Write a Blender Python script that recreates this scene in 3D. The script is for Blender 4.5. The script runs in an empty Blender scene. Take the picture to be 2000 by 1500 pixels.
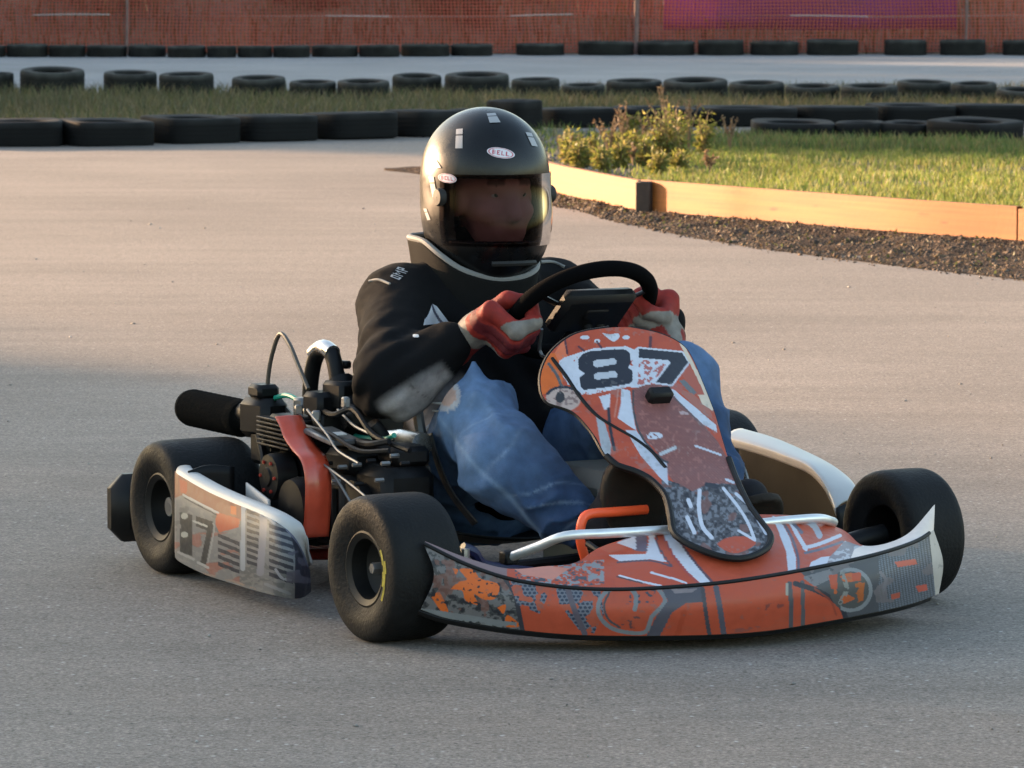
import bpy, math, random
import numpy as np
from mathutils import Vector, Matrix
random.seed(7); rng = np.random.default_rng(7)
scn = bpy.context.scene
COL = scn.collection

# ------------------------------------------------------------------ camera, sky, sun, exposure
cam_d = bpy.data.cameras.new('camera'); cam = bpy.data.objects.new('camera', cam_d); COL.objects.link(cam)
cam.location = (0, 0, 1.32); cam.rotation_euler = (math.radians(90) - math.atan(870 / 9000), 0, 0)
cam_d.sensor_width = 36; cam_d.lens = 162; cam_d.clip_start = .1; cam_d.clip_end = 800
cam_d.dof.use_dof = True; cam_d.dof.focus_distance = 9.1; cam_d.dof.aperture_fstop = 26
scn.camera = cam
SUN_AZ = math.atan2(-.83, .55); SUN_EL = math.radians(9)
SUN = Vector((math.sin(SUN_AZ) * math.cos(SUN_EL), math.cos(SUN_AZ) * math.cos(SUN_EL), math.sin(SUN_EL)))
w = bpy.data.worlds.new('World'); scn.world = w; w.use_nodes = True
nt = w.node_tree; bg = nt.nodes['Background']
sky = nt.nodes.new('ShaderNodeTexSky'); sky.sky_type = 'NISHITA'; sky.sun_disc = False
sky.sun_elevation = SUN_EL; sky.sun_rotation = SUN_AZ; sky.air_density = 1.0; sky.dust_density = 1.6; sky.ozone_density = .6
nt.links.new(sky.outputs[0], bg.inputs[0]); bg.inputs[1].default_value = .142
sl = bpy.data.lights.new('sun', 'SUN'); so = bpy.data.objects.new('sun', sl); COL.objects.link(so)
so.rotation_euler = SUN.to_track_quat('Z', 'Y').to_euler(); so.location = (-20, 15, 20)
sl.energy = 5.0; sl.angle = math.radians(2.0); sl.color = (1, .64, .38)
scn.view_settings.view_transform = 'Standard'; scn.view_settings.look = 'None'
scn.view_settings.exposure = 2.2; scn.view_settings.gamma = 1; scn.view_settings.use_curve_mapping = False

scn.render.filter_size = 1.9

# ------------------------------------------------------------------ helpers
def tag(o, label=None, cat=None, group=None, kind=None):
    if label: o['label'] = label
    if cat: o['category'] = cat
    if group: o['group'] = group
    if kind: o['kind'] = kind
    return o
def empty(name, loc=(0, 0, 0), rz=0, label=None, cat=None, group=None, parent=None):
    o = bpy.data.objects.new(name, None); COL.objects.link(o); o.location = loc; o.rotation_euler = (0, 0, rz)
    o.empty_display_size = .1
    if parent: o.parent = parent
    return tag(o, label, cat, group)
def npmesh(name, V, Fq, mat, parent=None, col=None, smooth=True):
    """V (n,3) array, Fq (m,3|4) int array or list of lists -> one linked mesh object"""
    me = bpy.data.meshes.new(name); V = np.asarray(V, np.float32)
    if isinstance(Fq, np.ndarray):
        k = Fq.shape[1]; m = len(Fq)
        me.vertices.add(len(V)); me.vertices.foreach_set('co', V.ravel())
        me.loops.add(m * k); me.loops.foreach_set('vertex_index', Fq.astype(np.int32).ravel())
        me.polygons.add(m); me.polygons.foreach_set('loop_start', np.arange(0, m * k, k, dtype=np.int32))
        me.update(calc_edges=True); me.validate()
    else:
        me.from_pydata(V.tolist(), [], Fq); me.update()
    if smooth: me.polygons.foreach_set('use_smooth', np.ones(len(me.polygons), bool))
    if col is not None:
        a = me.color_attributes.new('Col', 'FLOAT_COLOR', 'POINT')
        c = np.ones((len(V), 4), np.float32); c[:, :3] = col; a.data.foreach_set('color', c.ravel())
    if mat: me.materials.append(mat)
    o = bpy.data.objects.new(name, me); COL.objects.link(o)
    if parent: o.parent = parent
    return o
def crom(P, n):
    """Catmull-Rom resample along axis 0"""
    P = np.asarray(P, float); m = len(P)
    if m == 2:
        t = np.linspace(0, 1, n).reshape((-1,) + (1,) * (P.ndim - 1)); return P[0] * (1 - t) + P[1] * t
    Q = np.concatenate([[2 * P[0] - P[1]], P, [2 * P[-1] - P[-2]]])
    u = np.linspace(0, m - 1, n); i = np.minimum(u.astype(int), m - 2); t = (u - i).reshape((-1,) + (1,) * (P.ndim - 1))
    a, b, c, d = Q[i], Q[i + 1], Q[i + 2], Q[i + 3]
    return .5 * (2 * b + (c - a) * t + (2 * a - 5 * b + 4 * c - d) * t * t + (3 * b - a - 3 * c + d) * t ** 3)
def surf(P, nu, nv):
    return crom(crom(np.asarray(P, float), nu).swapaxes(0, 1), nv).swapaxes(0, 1)
def gridfaces(nu, nv, off=0, closed_v=False):
    i = np.arange(nu - 1)[:, None]; j = np.arange(nv if closed_v else nv - 1)[None, :]; j2 = (j + 1) % nv
    f = np.stack([i * nv + j, i * nv + j2, (i + 1) * nv + j2, (i + 1) * nv + j], -1).reshape(-1, 4)
    return f + off
class MB:
    def __init__(s): s.v = []; s.f = []; s.n = 0
    def add(s, V, F):
        s.v.append(np.asarray(V, float)); s.f += [[int(i) + s.n for i in q] for q in F]; s.n += len(V); return s
    def box(s, c, d, rz=0, bev=0, M=None):
        x, y, z = [q / 2 for q in d]; b = bev or min(d) * .08
        pts = []; 
        for sx in (-1, 1):
            for sy in (-1, 1):
                for sz in (-1, 1):
                    pts += [(sx * x, sy * (y - b), sz * (z - b)), (sx * (x - b), sy * y, sz * (z - b)), (sx * (x - b), sy * (y - b), sz * z)]
        I = lambda sx, sy, sz, k: ((sx > 0) * 4 + (sy > 0) * 2 + (sz > 0)) * 3 + k
        F = []
        for a in (-1, 1):
            F.append([I(a, -1, -1, 0), I(a, 1, -1, 0), I(a, 1, 1, 0), I(a, -1, 1, 0)][::a])
            F.append([I(-1, a, -1, 1), I(-1, a, 1, 1), I(1, a, 1, 1), I(1, a, -1, 1)][::a])
            F.append([I(-1, -1, a, 2), I(1, -1, a, 2), I(1, 1, a, 2), I(-1, 1, a, 2)][::a])
            for c2 in (-1, 1):
                F.append([I(-1, a, c2, 1), I(1, a, c2, 1), I(1, a, c2, 2), I(-1, a, c2, 2)][::-a * c2])
                F.append([I(a, -1, c2, 0), I(a, -1, c2, 2), I(a, 1, c2, 2), I(a, 1, c2, 0)][::-a * c2])
                F.append([I(a, c2, -1, 0), I(a, c2, 1, 0), I(a, c2, 1, 1), I(a, c2, -1, 1)][::-a * c2])
                for d2 in (-1, 1):
                    F.append([I(a, c2, d2, 0), I(a, c2, d2, 1), I(a, c2, d2, 2)][::a * c2 * d2])
        P = np.array(pts)
        if M is not None: P = P @ np.asarray(M, float).T
        if rz:
            cc, ss = math.cos(rz), math.sin(rz); P = P @ np.array([[cc, ss, 0], [-ss, cc, 0], [0, 0, 1]])
        return s.add(P + np.array(c, float), F)
    def tube(s, path, r, n=10, sub=6, closed=False, cap=True, flat=1.0):
        P = np.asarray(path, float)
        if closed:
            Q = np.concatenate([P[-2:], P, P[:3]]); m = len(P); D = crom(Q, (len(Q) - 1) * sub + 1)[2 * sub:(2 + m) * sub]
        else: D = crom(P, (len(P) - 1) * sub + 1) if len(P) > 2 else P
        k = len(D); rr = np.interp(np.linspace(0, 1, k), np.linspace(0, 1, len(np.atleast_1d(r))), np.atleast_1d(r)) if np.ndim(r) else np.full(k, r)
        Tn = np.gradient(D, axis=0) if not closed else np.roll(D, -1, 0) - np.roll(D, 1, 0)
        Tn /= np.linalg.norm(Tn, axis=1)[:, None] + 1e-12
        up = np.array([0, 0, 1.]) if abs(Tn[0, 2]) < .9 else np.array([1., 0, 0])
        nx = np.cross(up, Tn[0]); nx /= np.linalg.norm(nx); V = []
        a = np.linspace(0, 2 * np.pi, n, endpoint=False)
        for i in range(k):
            nx = nx - Tn[i] * (nx @ Tn[i]); nx /= np.linalg.norm(nx); ny = np.cross(Tn[i], nx)
            V.append(D[i] + rr[i] * (np.cos(a)[:, None] * nx + flat * np.sin(a)[:, None] * ny))
        V = np.concatenate(V); F = gridfaces(k, n, 0, True).tolist()
        if closed: F += [[(k - 1) * n + j, (k - 1) * n + (j + 1) % n, (j + 1) % n, j] for j in range(n)]
        elif cap: F += [list(range(n))[::-1], list(range((k - 1) * n, k * n))]
        return s.add(V, F)
    def lathe(s, prof, c, ax, n=32, closed=False):
        """prof [(r, h)] revolved round axis ax through c"""
        ax = np.array(ax, float); ax /= np.linalg.norm(ax); t = np.array([0, 0, 1.]) if abs(ax[2]) < .9 else np.array([1., 0, 0])
        e1 = np.cross(t, ax); e1 /= np.linalg.norm(e1); e2 = np.cross(ax, e1)
        a = np.linspace(0, 2 * np.pi, n, endpoint=False); p = np.asarray(prof, float)
        V = np.array(c, float) + p[:, None, 1:2] * ax + p[:, None, 0:1] * (np.cos(a)[None, :, None] * e1 + np.sin(a)[None, :, None] * e2)
        F = gridfaces(len(p), n, 0, True).tolist()
        if closed: F += [[(len(p) - 1) * n + j, (len(p) - 1) * n + (j + 1) % n, (j + 1) % n, j] for j in range(n)]
        return s.add(V.reshape(-1, 3), F)
    def grid(s, P, nu=None, nv=None):
        P = np.asarray(P, float)
        if nu: P = surf(P, nu, nv)
        return s.add(P.reshape(-1, 3), gridfaces(P.shape[0], P.shape[1]))
    def build(s, name, mat, parent=None, smooth=True, solid=0, sharp=40):
        V = np.concatenate(s.v)
        o = npmesh(name, V, s.f, mat, parent, None, smooth)
        if smooth and sharp:
            try: o.data.set_sharp_from_angle(angle=math.radians(sharp))
            except Exception: pass
        if solid:
            m = o.modifiers.new('thickness', 'SOLIDIFY'); m.thickness = solid; m.offset = -1
        return o
def copy_tree(o, parent=None):
    c = o.copy(); COL.objects.link(c); c.parent = parent
    for ch in list(o.children): copy_tree(ch, c)
    return c

# ------------------------------------------------------------------ noise for geometry and print
def hash3(i, j, k, seed=0):
    h = (i * 374761393 + j * 668265263 + k * 2147483647 + seed * 974711) & 0xffffffff
    h = ((h ^ (h >> 13)) * 1274126177) & 0xffffffff
    return ((h ^ (h >> 16)) & 0xffff) / 65535.
def vnoise(P, seed=0):
    P = np.asarray(P, float); P = P if P.shape[-1] == 3 else np.concatenate([P, np.zeros(P.shape[:-1] + (1,))], -1)
    I = np.floor(P).astype(np.int64); f = P - I; f = f * f * (3 - 2 * f); r = 0
    for a in (0, 1):
        for b in (0, 1):
            for c in (0, 1):
                wt = (f[..., 0] if a else 1 - f[..., 0]) * (f[..., 1] if b else 1 - f[..., 1]) * (f[..., 2] if c else 1 - f[..., 2])
                r = r + wt * hash3(I[..., 0] + a, I[..., 1] + b, I[..., 2] + c, seed)
    return r
def fbm(P, oct=4, seed=0):
    P = np.asarray(P, float); r = 0; a = .5; t = 0
    for o in range(oct): r = r + a * vnoise(P * 2 ** o + 17.3 * o, seed + o); t += a; a *= .5
    return r / t
# ------------------------------------------------------------------ implicit surfaces (cloth, hands, head, helmet)
def sd_cap(p, a, b, ra, rb):
    a = np.array(a, float); b = np.array(b, float); d = b - a; t = np.clip(((p - a) @ d) / (d @ d + 1e-12), 0, 1)
    return np.linalg.norm(p - a - t[..., None] * d, axis=-1) - (ra + (rb - ra) * t)
def sd_ell(p, c, r, M=None):
    q = p - np.array(c, float)
    if M is not None: q = q @ np.asarray(M, float)
    r = np.array(r, float); k0 = np.linalg.norm(q / r, axis=-1); k1 = np.linalg.norm(q / (r * r), axis=-1)
    return k0 * (k0 - 1) / (k1 + 1e-9)
def sd_box(p, c, h, r, M=None):
    q = p - np.array(c, float)
    if M is not None: q = q @ np.asarray(M, float)
    q = np.abs(q) - (np.array(h, float) - r)
    return np.linalg.norm(np.maximum(q, 0), axis=-1) + np.minimum(q.max(-1), 0) - r
def smin(a, b, k):
    h = np.clip(.5 + .5 * (b - a) / k, 0, 1); return b * (1 - h) + a * h - k * h * (1 - h)
def sdf(prims, k):
    def f(p):
        d = None
        for q in prims:
            e = sd_cap(p, *q[1:5]) if q[0] == 'c' else sd_ell(p, *q[1:]) if q[0] == 'e' else sd_box(p, *q[1:])
            d = e if d is None else smin(d, e, k)
        return d
    return f
def surfnet(f, lo, hi, h):
    lo = np.array(lo, float); hi = np.array(hi, float); n = np.ceil((hi - lo) / h).astype(int) + 1
    g = np.stack(np.meshgrid(*[lo[i] + h * np.arange(n[i]) for i in range(3)], indexing='ij'), -1)
    D = np.concatenate([f(g[i:i + 16]) for i in range(0, n[0], 16)], 0)
    acc = np.zeros(tuple(n - 1) + (3,)); cnt = np.zeros(tuple(n - 1)); S = D < 0; faces = []
    for a in range(3):
        b, c = [x for x in range(3) if x != a]
        for ob in (0, 1):
            for oc in (0, 1):
                s0 = [None] * 3; s1 = [None] * 3
                s0[a] = slice(0, -1); s1[a] = slice(1, None)
                for x, o in ((b, ob), (c, oc)): s0[x] = s1[x] = slice(1, None) if o else slice(0, -1)
                d0, d1 = D[tuple(s0)], D[tuple(s1)]; cr = (d0 < 0) != (d1 < 0)
                t = np.where(cr, d0 / np.where(cr, d0 - d1, 1), 0)
                acc[..., a] += t * cr; acc[..., b] += ob * cr; acc[..., c] += oc * cr; cnt += cr
    act = cnt > 0; idx = -np.ones(tuple(n - 1), int); idx[act] = np.arange(act.sum())
    V = lo + h * (np.argwhere(act) + acc[act] / cnt[act][:, None])
    for a in range(3):
        b, c = [(1, 2), (2, 0), (0, 1)][a]
        s0 = [slice(1, -1)] * 3; s1 = [slice(1, -1)] * 3; s0[a] = slice(0, -1); s1[a] = slice(1, None)
        A, B = S[tuple(s0)], S[tuple(s1)]; q = np.argwhere(A != B); sgn = A[tuple(q.T)]
        base = q.copy(); base[:, b] += 1; base[:, c] += 1
        def at(db, dc):
            m = base.copy(); m[:, b] -= db; m[:, c] -= dc; return idx[tuple(m.T)]
        F = np.stack([at(1, 1), at(0, 1), at(0, 0), at(1, 0)], -1); F[~sgn] = F[~sgn][:, ::-1]; faces.append(F)
    return V, np.concatenate(faces)
def trace(f, p, d, far=.35):
    """march from p-far*d along d to the surface f=0"""
    p0 = np.asarray(p, float); d = np.asarray(d, float); p = p0 - d * far
    for _ in range(60): p = p + d * np.clip(f(p)[..., None] * .8, -.1, .1)
    bad = (np.abs(f(p)) > .004) | (np.linalg.norm(p - p0, axis=-1) > .25)
    if bad.any() and (~bad).any():                         # points that pass beside the surface go to their nearest good neighbour
        g = np.flatnonzero(~bad)
        for i in np.flatnonzero(bad): p[i] = p[g[np.argmin(np.abs(g - i))]]
    elif bad.any(): print('TRACE MISSED ALL', p0[0]); p = p0.copy()
    if bad.any(): print('trace missed', int(bad.sum()), 'of', bad.size)
    return p

# ------------------------------------------------------------------ materials
def mat(name, col=(.5, .5, .5), rough=.5, metal=0, spec=.5, vc=False, noise=None, bump=None, coat=0, sheen=0):
    """noise=(scale, amount, detail) varies colour; bump=(scale, strength, distance)"""
    m = bpy.data.materials.new(name); m.use_nodes = True; n = m.node_tree; L = n.links.new; b = n.nodes['Principled BSDF']
    b.inputs['Roughness'].default_value = rough; b.inputs['Metallic'].default_value = metal
    b.inputs['Specular IOR Level'].default_value = spec; b.inputs['Coat Weight'].default_value = coat; b.inputs['Coat Roughness'].default_value = .12
    b.inputs['Sheen Weight'].default_value = sheen
    tc = n.nodes.new('ShaderNodeTexCoord')
    if vc:
        a = n.nodes.new('ShaderNodeAttribute'); a.attribute_name = 'Col'; src = a.outputs['Color']
    else:
        a = n.nodes.new('ShaderNodeRGB'); a.outputs[0].default_value = (*col, 1); src = a.outputs[0]
    if noise:
        t = n.nodes.new('ShaderNodeTexNoise'); t.inputs['Scale'].default_value = noise[0]; t.inputs['Detail'].default_value = noise[2] if len(noise) > 2 else 6
        t.inputs['Roughness'].default_value = .65; L(tc.outputs['Object'], t.inputs['Vector'])
        r = n.nodes.new('ShaderNodeMapRange'); r.inputs[1].default_value = .3; r.inputs[2].default_value = .7
        r.inputs[3].default_value = 1 - noise[1]; r.inputs[4].default_value = 1 + noise[1]; L(t.outputs['Fac'], r.inputs[0])
        mx = n.nodes.new('ShaderNodeVectorMath'); mx.operation = 'SCALE'; L(src, mx.inputs[0]); L(r.outputs[0], mx.inputs['Scale']); src = mx.outputs[0]
        rr = n.nodes.new('ShaderNodeMapRange'); rr.inputs[1].default_value = .3; rr.inputs[2].default_value = .7
        rr.inputs[3].default_value = max(0, rough - .1); rr.inputs[4].default_value = min(1, rough + .12); L(t.outputs['Fac'], rr.inputs[0]); L(rr.outputs[0], b.inputs['Roughness'])
    L(src, b.inputs['Base Color'])
    if bump:
        t = n.nodes.new('ShaderNodeTexNoise'); t.inputs['Scale'].default_value = bump[0]; t.inputs['Detail'].default_value = 4; L(tc.outputs['Object'], t.inputs['Vector'])
        bp = n.nodes.new('ShaderNodeBump'); bp.inputs['Strength'].default_value = bump[1]; bp.inputs['Distance'].default_value = bump[2]
        L(t.outputs['Fac'], bp.inputs['Height']); L(bp.outputs[0], b.inputs['Normal'])
    return m
def leafmat(name, trans=.35):
    m = bpy.data.materials.new(name); m.use_nodes = True; n = m.node_tree; L = n.links.new; b = n.nodes['Principled BSDF']
    a = n.nodes.new('ShaderNodeAttribute'); a.attribute_name = 'Col'; L(a.outputs[0], b.inputs['Base Color']); b.inputs['Roughness'].default_value = .6
    t = n.nodes.new('ShaderNodeBsdfTranslucent'); L(a.outputs[0], t.inputs[0]); x = n.nodes.new('ShaderNodeMixShader'); x.inputs[0].default_value = trans
    L(b.outputs[0], x.inputs[1]); L(t.outputs[0], x.inputs[2]); L(x.outputs[0], n.nodes['Material Output'].inputs[0]); return m

def asphalt(name, base, tint):
    m = bpy.data.materials.new(name); m.use_nodes = True; n = m.node_tree; L = n.links.new; b = n.nodes['Principled BSDF']
    tc = n.nodes.new('ShaderNodeTexCoord')
    def noise(sc, det=4, rg=.6, st=None):
        t = n.nodes.new('ShaderNodeTexNoise'); t.inputs['Scale'].default_value = sc; t.inputs['Detail'].default_value = det; t.inputs['Roughness'].default_value = rg
        if st:
            mp = n.nodes.new('ShaderNodeMapping'); mp.inputs['Scale'].default_value = st; mp.inputs['Rotation'].default_value = (0, 0, .95); L(tc.outputs['Object'], mp.inputs[0]); L(mp.outputs[0], t.inputs['Vector'])
        else: L(tc.outputs['Object'], t.inputs['Vector'])
        return t.outputs['Fac']
    def ramp(src, a, bb, lo, hi):
        r = n.nodes.new('ShaderNodeMapRange'); r.inputs[1].default_value = a; r.inputs[2].default_value = bb; r.inputs[3].default_value = lo; r.inputs[4].default_value = hi; L(src, r.inputs[0]); return r.outputs[0]
    def mul(x, y):
        q = n.nodes.new('ShaderNodeMath'); q.operation = 'MULTIPLY'; L(x, q.inputs[0]); L(y, q.inputs[1]); return q.outputs[0]
    f = mul(mul(ramp(noise(120, 3, .8), .3, .7, .48, 1.52), ramp(noise(30, 5, .75), .3, .7, .74, 1.26)), mul(ramp(noise(.55, 5), .3, .7, .86, 1.12), ramp(noise(1.3, 4, .6, (.25, 3, 1)), .3, .7, .91, 1.07)))
    sk = noise(1, 3, .55, (.22, 4.2, 1)); sk.node.inputs['Scale'].default_value = 1.0; f = mul(f, ramp(sk, .52, .75, 1, .90)); f = mul(f, ramp(noise(2.2, 2, .5), .60, .74, 1, .86))
    v = n.nodes.new('ShaderNodeTexVoronoi'); v.inputs['Scale'].default_value = 62; L(tc.outputs['Object'], v.inputs['Vector'])
    wn = n.nodes.new('ShaderNodeSeparateColor'); L(v.outputs['Color'], wn.inputs[0])
    pick = ramp(wn.outputs[0], .92, .97, 0, 1); dot = ramp(v.outputs['Distance'], .12, .34, 1, 0); chip = mul(pick, dot)
    pick2 = ramp(wn.outputs[1], .85, .93, 0, 1); pit = mul(pick2, dot)
    c1 = n.nodes.new('ShaderNodeMix'); c1.data_type = 'RGBA'; c1.inputs[6].default_value = (*base, 1); c1.inputs[7].default_value = (*tint, 1); L(ramp(noise(.35, 4), .35, .65, 0, 1), c1.inputs[0])
    sc = n.nodes.new('ShaderNodeVectorMath'); sc.operation = 'SCALE'; L(c1.outputs[2], sc.inputs[0]); L(f, sc.inputs['Scale'])
    c2 = n.nodes.new('ShaderNodeMix'); c2.data_type = 'RGBA'; L(chip, c2.inputs[0]); L(sc.outputs[0], c2.inputs[6]); c2.inputs[7].default_value = (.42, .41, .39, 1)
    c3 = n.nodes.new('ShaderNodeMix'); c3.data_type = 'RGBA'; q = ramp(pit, 0, 1, 0, .75); L(q, c3.inputs[0]); L(c2.outputs[2], c3.inputs[6]); c3.inputs[7].default_value = (.03, .03, .03, 1)
    L(c3.outputs[2], b.inputs['Base Color']); b.inputs['Roughness'].default_value = .88; b.inputs['Specular IOR Level'].default_value = .25
    bp = n.nodes.new('ShaderNodeBump'); bp.inputs['Strength'].default_value = .35; bp.inputs['Distance'].default_value = .004; L(noise(110, 3, .7), bp.inputs['Height']); L(bp.outputs[0], b.inputs['Normal'])
    return m
# ================================================================== THE SETTING
M_ASPH = asphalt('worn_asphalt', (.184, .158, .138), (.222, .190, .164))
M_ASPH2 = asphalt('far_asphalt', (.22, .22, .22), (.25, .245, .24))
M_SOIL = mat('dry_soil', (.085, .062, .045), .95, noise=(9, .45, 8), bump=(40, .8, .03))
M_EARTH = mat('grassy_earth', (.06, .058, .026), .95, noise=(6, .4, 8), bump=(30, .8, .03))
M_BANK = mat('weedy_bank', (.125, .085, .05), .95, noise=(.9, .75, 9), bump=(6, .9, .15))
M_RUB = mat('weathered_rubber', rough=.85, spec=.15, vc=True, noise=(7, .35, 8), bump=(120, .3, .004))
M_RUB2 = mat('dusty_rubber', rough=.9, spec=.15, vc=True, noise=(6, .4, 8), bump=(90, .3, .005))
M_LEAF = leafmat('leaf', .5)
def sheet(name, pts, m, z=None, sub=None, kind='structure'):
    P = [(p[0], p[1], p[2] if z is None else z) for p in pts]
    o = npmesh(name, np.array(P), [list(range(len(P)))], m, None, None, False); return tag(o, kind=kind)
sheet('ground', [(-300, -60, 0), (300, -60, 0), (300, 600, 0), (-300, 600, 0)], M_SOIL, -.012)
sheet('racing_surface', [(-45, -20, 0), (45, -20, 0), (45, 37.6, 0), (-45, 37.6, 0)], M_ASPH, 0)
sheet('far_track', [(-45, 37.7, 0), (45, 37.7, 0), (45, 53.0, 0), (-45, 53.0, 0)], M_ASPH2, .0)
FR = [(-4.84,29.048,0.0),(-3.307,29.775,0.0),(-2.393,29.925,0.0),(-1.863,30.229,0.0),(-0.825,30.937,0.0),(-0.417,31.262,0.0),(0.217,32.545,0.0),(1.33,32.815,0.0),(2.579,33.181,0.0),(3.715,33.461,-0.0),(5.651,33.938,0.0)]
sheet('verge', [(-45, FR[0][1] + .2, 0)] + [(p[0], p[1] + .25, 0) for p in FR] + [(45, 36.2, 0), (45, 39.6, 0), (-45, 39.6, 0)], M_EARTH, .006)

def strip(name, A, B, m, nu, nv, bump, seed, kind='structure'):
    P = surf(np.array([A, B]).swapaxes(0, 1), nu, nv)
    P[..., 2] += bump * (fbm(P * 7, 4, seed) - .5) * np.sin(np.linspace(0, np.pi, nv))[None, :] ** .5
    return tag(npmesh(name, P.reshape(-1, 3), gridfaces(nu, nv)[:, ::-1], m), kind=kind), P
# dirt shoulder between boards and asphalt
DA = [(-0.727,26.38,0.004),(-0.543,26.412,0.02),(-0.115,25.916,0.03),(0.171,23.65,0.035),(0.378,22.675,0.035),(0.597,21.9,0.035),(1.171,21.061,0.035),(1.69,20.248,0.035),(2.188,19.661,0.035),(2.915,18.703,0.035)]
DB = [(-0.732,26.341,0.003),(-0.533,25.938,0.003),(-0.11,24.694,0.003),(0.167,23.148,0.003),(0.326,22.531,0.003),(0.503,21.546,0.003),(0.936,20.014,0.003),(1.466,18.803,0.003),(1.987,17.836,0.003),(2.602,16.676,0.003)]
M_DIRT = mat('shoulder_dirt', (.050, .033, .023), .98, spec=.1, noise=(22, .5, 8), bump=(60, 1, .02))
_, SH = strip('dirt_shoulder', DA, DB, M_DIRT, 200, 16, .05, 3)
# raised island of grass behind the boards
IA = [(-0.116,26.011,0.06),(0.173,23.975,0.06),(0.38,22.77,0.06),(0.596,21.89,0.06),(1.17,21.035,0.06),(1.686,20.209,0.06),(2.183,19.613,0.06),(2.905,18.642,0.06)]
IB = [(0.193,31.523,0.01),(0.417,31.282,0.02),(0.78,30.552,0.03),(1.329,29.923,0.03),(1.8,29.467,0.03),(2.592,29.172,0.03),(3.224,29.026,0.03),(5.082,28.597,0.03)]
IA = [(p[0] + .07, p[1] + .10, p[2]) for p in IA]
_, IS = strip('grass_island', IA, IB, M_EARTH, 160, 60, .06, 5)
# weedy bank that rises beyond the fence
bx = np.linspace(-45, 45, 180); by = np.linspace(0, 1, 30); X, T_ = np.meshgrid(bx, by, indexing='ij')
Pb = np.stack([X, 53.3 + 26 * T_, 5.2 * T_ ** .8 + .5 * (fbm(np.stack([X * .8, T_ * 12, 0 * X], -1), 4, 9) - .5) * (T_ > 0)], -1)
tag(npmesh('bank', Pb.reshape(-1, 3), gridfaces(180, 30)[:, ::-1], M_BANK), kind='structure')

# ---------------------------------------------------------------- grass and litter (uncountable)
def blades(name, P, h, lean, wid, cols, seed, segs=1):
    r = np.random.default_rng(seed); n = len(P); P = np.asarray(P, float)
    h = h * r.uniform(.45, 1.15, n); a = r.uniform(0, 2 * np.pi, n); la = r.uniform(0, 2 * np.pi, n); l = lean * r.uniform(.1, 1, n) * h
    side = np.stack([np.cos(a), np.sin(a), 0 * a], -1) * (wid * r.uniform(.6, 1.3, n))[:, None] / 2
    off = np.stack([np.cos(la) * l, np.sin(la) * l, h], -1)
    mid = P + off * np.array([.35, .35, .6]); V = np.stack([P - side, P + side, mid + side * .8, mid - side * .8, P + off], 1).reshape(-1, 3)
    b = np.arange(n)[:, None] * 5; Fq = np.concatenate([b + [0, 1, 2], b + [0, 2, 3], b + [3, 2, 4]])
    c = np.asarray(cols)[r.integers(0, len(cols), n)] * r.uniform(.65, 1.35, (n, 1)); patch = fbm(P * 1.4, 3, seed)[:, None]
    c = c * (.7 + .6 * patch); C5 = np.repeat(c, 5, 0)
    return tag(npmesh(name, V, Fq.astype(np.int32), M_LEAF, None, np.clip(C5, 0, 1), False), name.replace('_', ' '), None, None, 'stuff')
def strip_pts(P, n, seed, dens=None):
    r = np.random.default_rng(seed); nu, nv = P.shape[:2]; u = r.uniform(0, nu - 1.001, n); v = r.uniform(0, nv - 1.001, n)
    i, j = u.astype(int), v.astype(int); fu, fv = (u - i)[:, None], (v - j)[:, None]
    Q = P[i, j] * (1 - fu) * (1 - fv) + P[i + 1, j] * fu * (1 - fv) + P[i, j + 1] * (1 - fu) * fv + P[i + 1, j + 1] * fu * fv
    if dens is not None: Q = Q[r.uniform(0, 1, n) < dens(Q)]
    return Q
GREEN = [(.14, .185, .034), (.165, .20, .04), (.20, .20, .05), (.11, .16, .032), (.23, .205, .075)]
left_bare = lambda Q: np.clip((Q[:, 0] - .55) / .8 - .08 * (Q[:, 1] - 24), .02, 1) * (.35 + .75 * (fbm(Q * 1.1, 3, 4) > .45))
o = blades('lawn_grass', strip_pts(IS, 120000, 11, left_bare), .048, .7, .0065, GREEN, 12); o['label'] = 'short green lawn grass behind the wooden edging boards'
o = blades('long_grass', strip_pts(IS[:, -14:], 12000, 13, lambda Q: np.clip(Q[:, 0] - .6, .05, 1)), .085, .7, .007, [(.06, .10, .025), (.075, .11, .03), (.14, .12, .05)], 14); o['label'] = 'longer dark green grass in front of the tyres at the back of the island'
r_ = np.random.default_rng(21); n_ = 75000; fx_ = r_.uniform(-11, 11, n_)
fy0 = np.interp(fx_, [p[0] for p in FR], [p[1] for p in FR]) + .5; fy = fy0 + (39.3 - fy0) * r_.uniform(0, 1, n_)
DRY = [(.12, .10, .05), (.10, .09, .04), (.075, .085, .03), (.15, .12, .065), (.06, .07, .03)]
o = blades('verge_grass', np.stack([fx_, fy, 0 * fx_ + .006], -1), .12, .9, .008, DRY, 22); o['label'] = 'dry brownish grass growing between the two rows of tyres'
n_ = 11000; fx_ = r_.uniform(-14, 14, n_)
o = blades('fence_weeds', np.stack([fx_, r_.uniform(53.2, 60, n_), 0 * fx_], -1), .5, .5, .03, [(.09, .08, .035), (.14, .10, .05), (.05, .06, .02)], 25); o['label'] = 'tall dry weeds beyond the orange mesh fence'
for p in [o]:
    v = np.zeros(len(o.data.vertices) * 3); o.data.vertices.foreach_get('co', v); v = v.reshape(-1, 3); v[:, 2] += 5.2 * np.clip((v[:, 1] - 53.3) / 26, 0, 1) ** .8 - .1; o.data.vertices.foreach_set('co', v.ravel())
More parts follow.
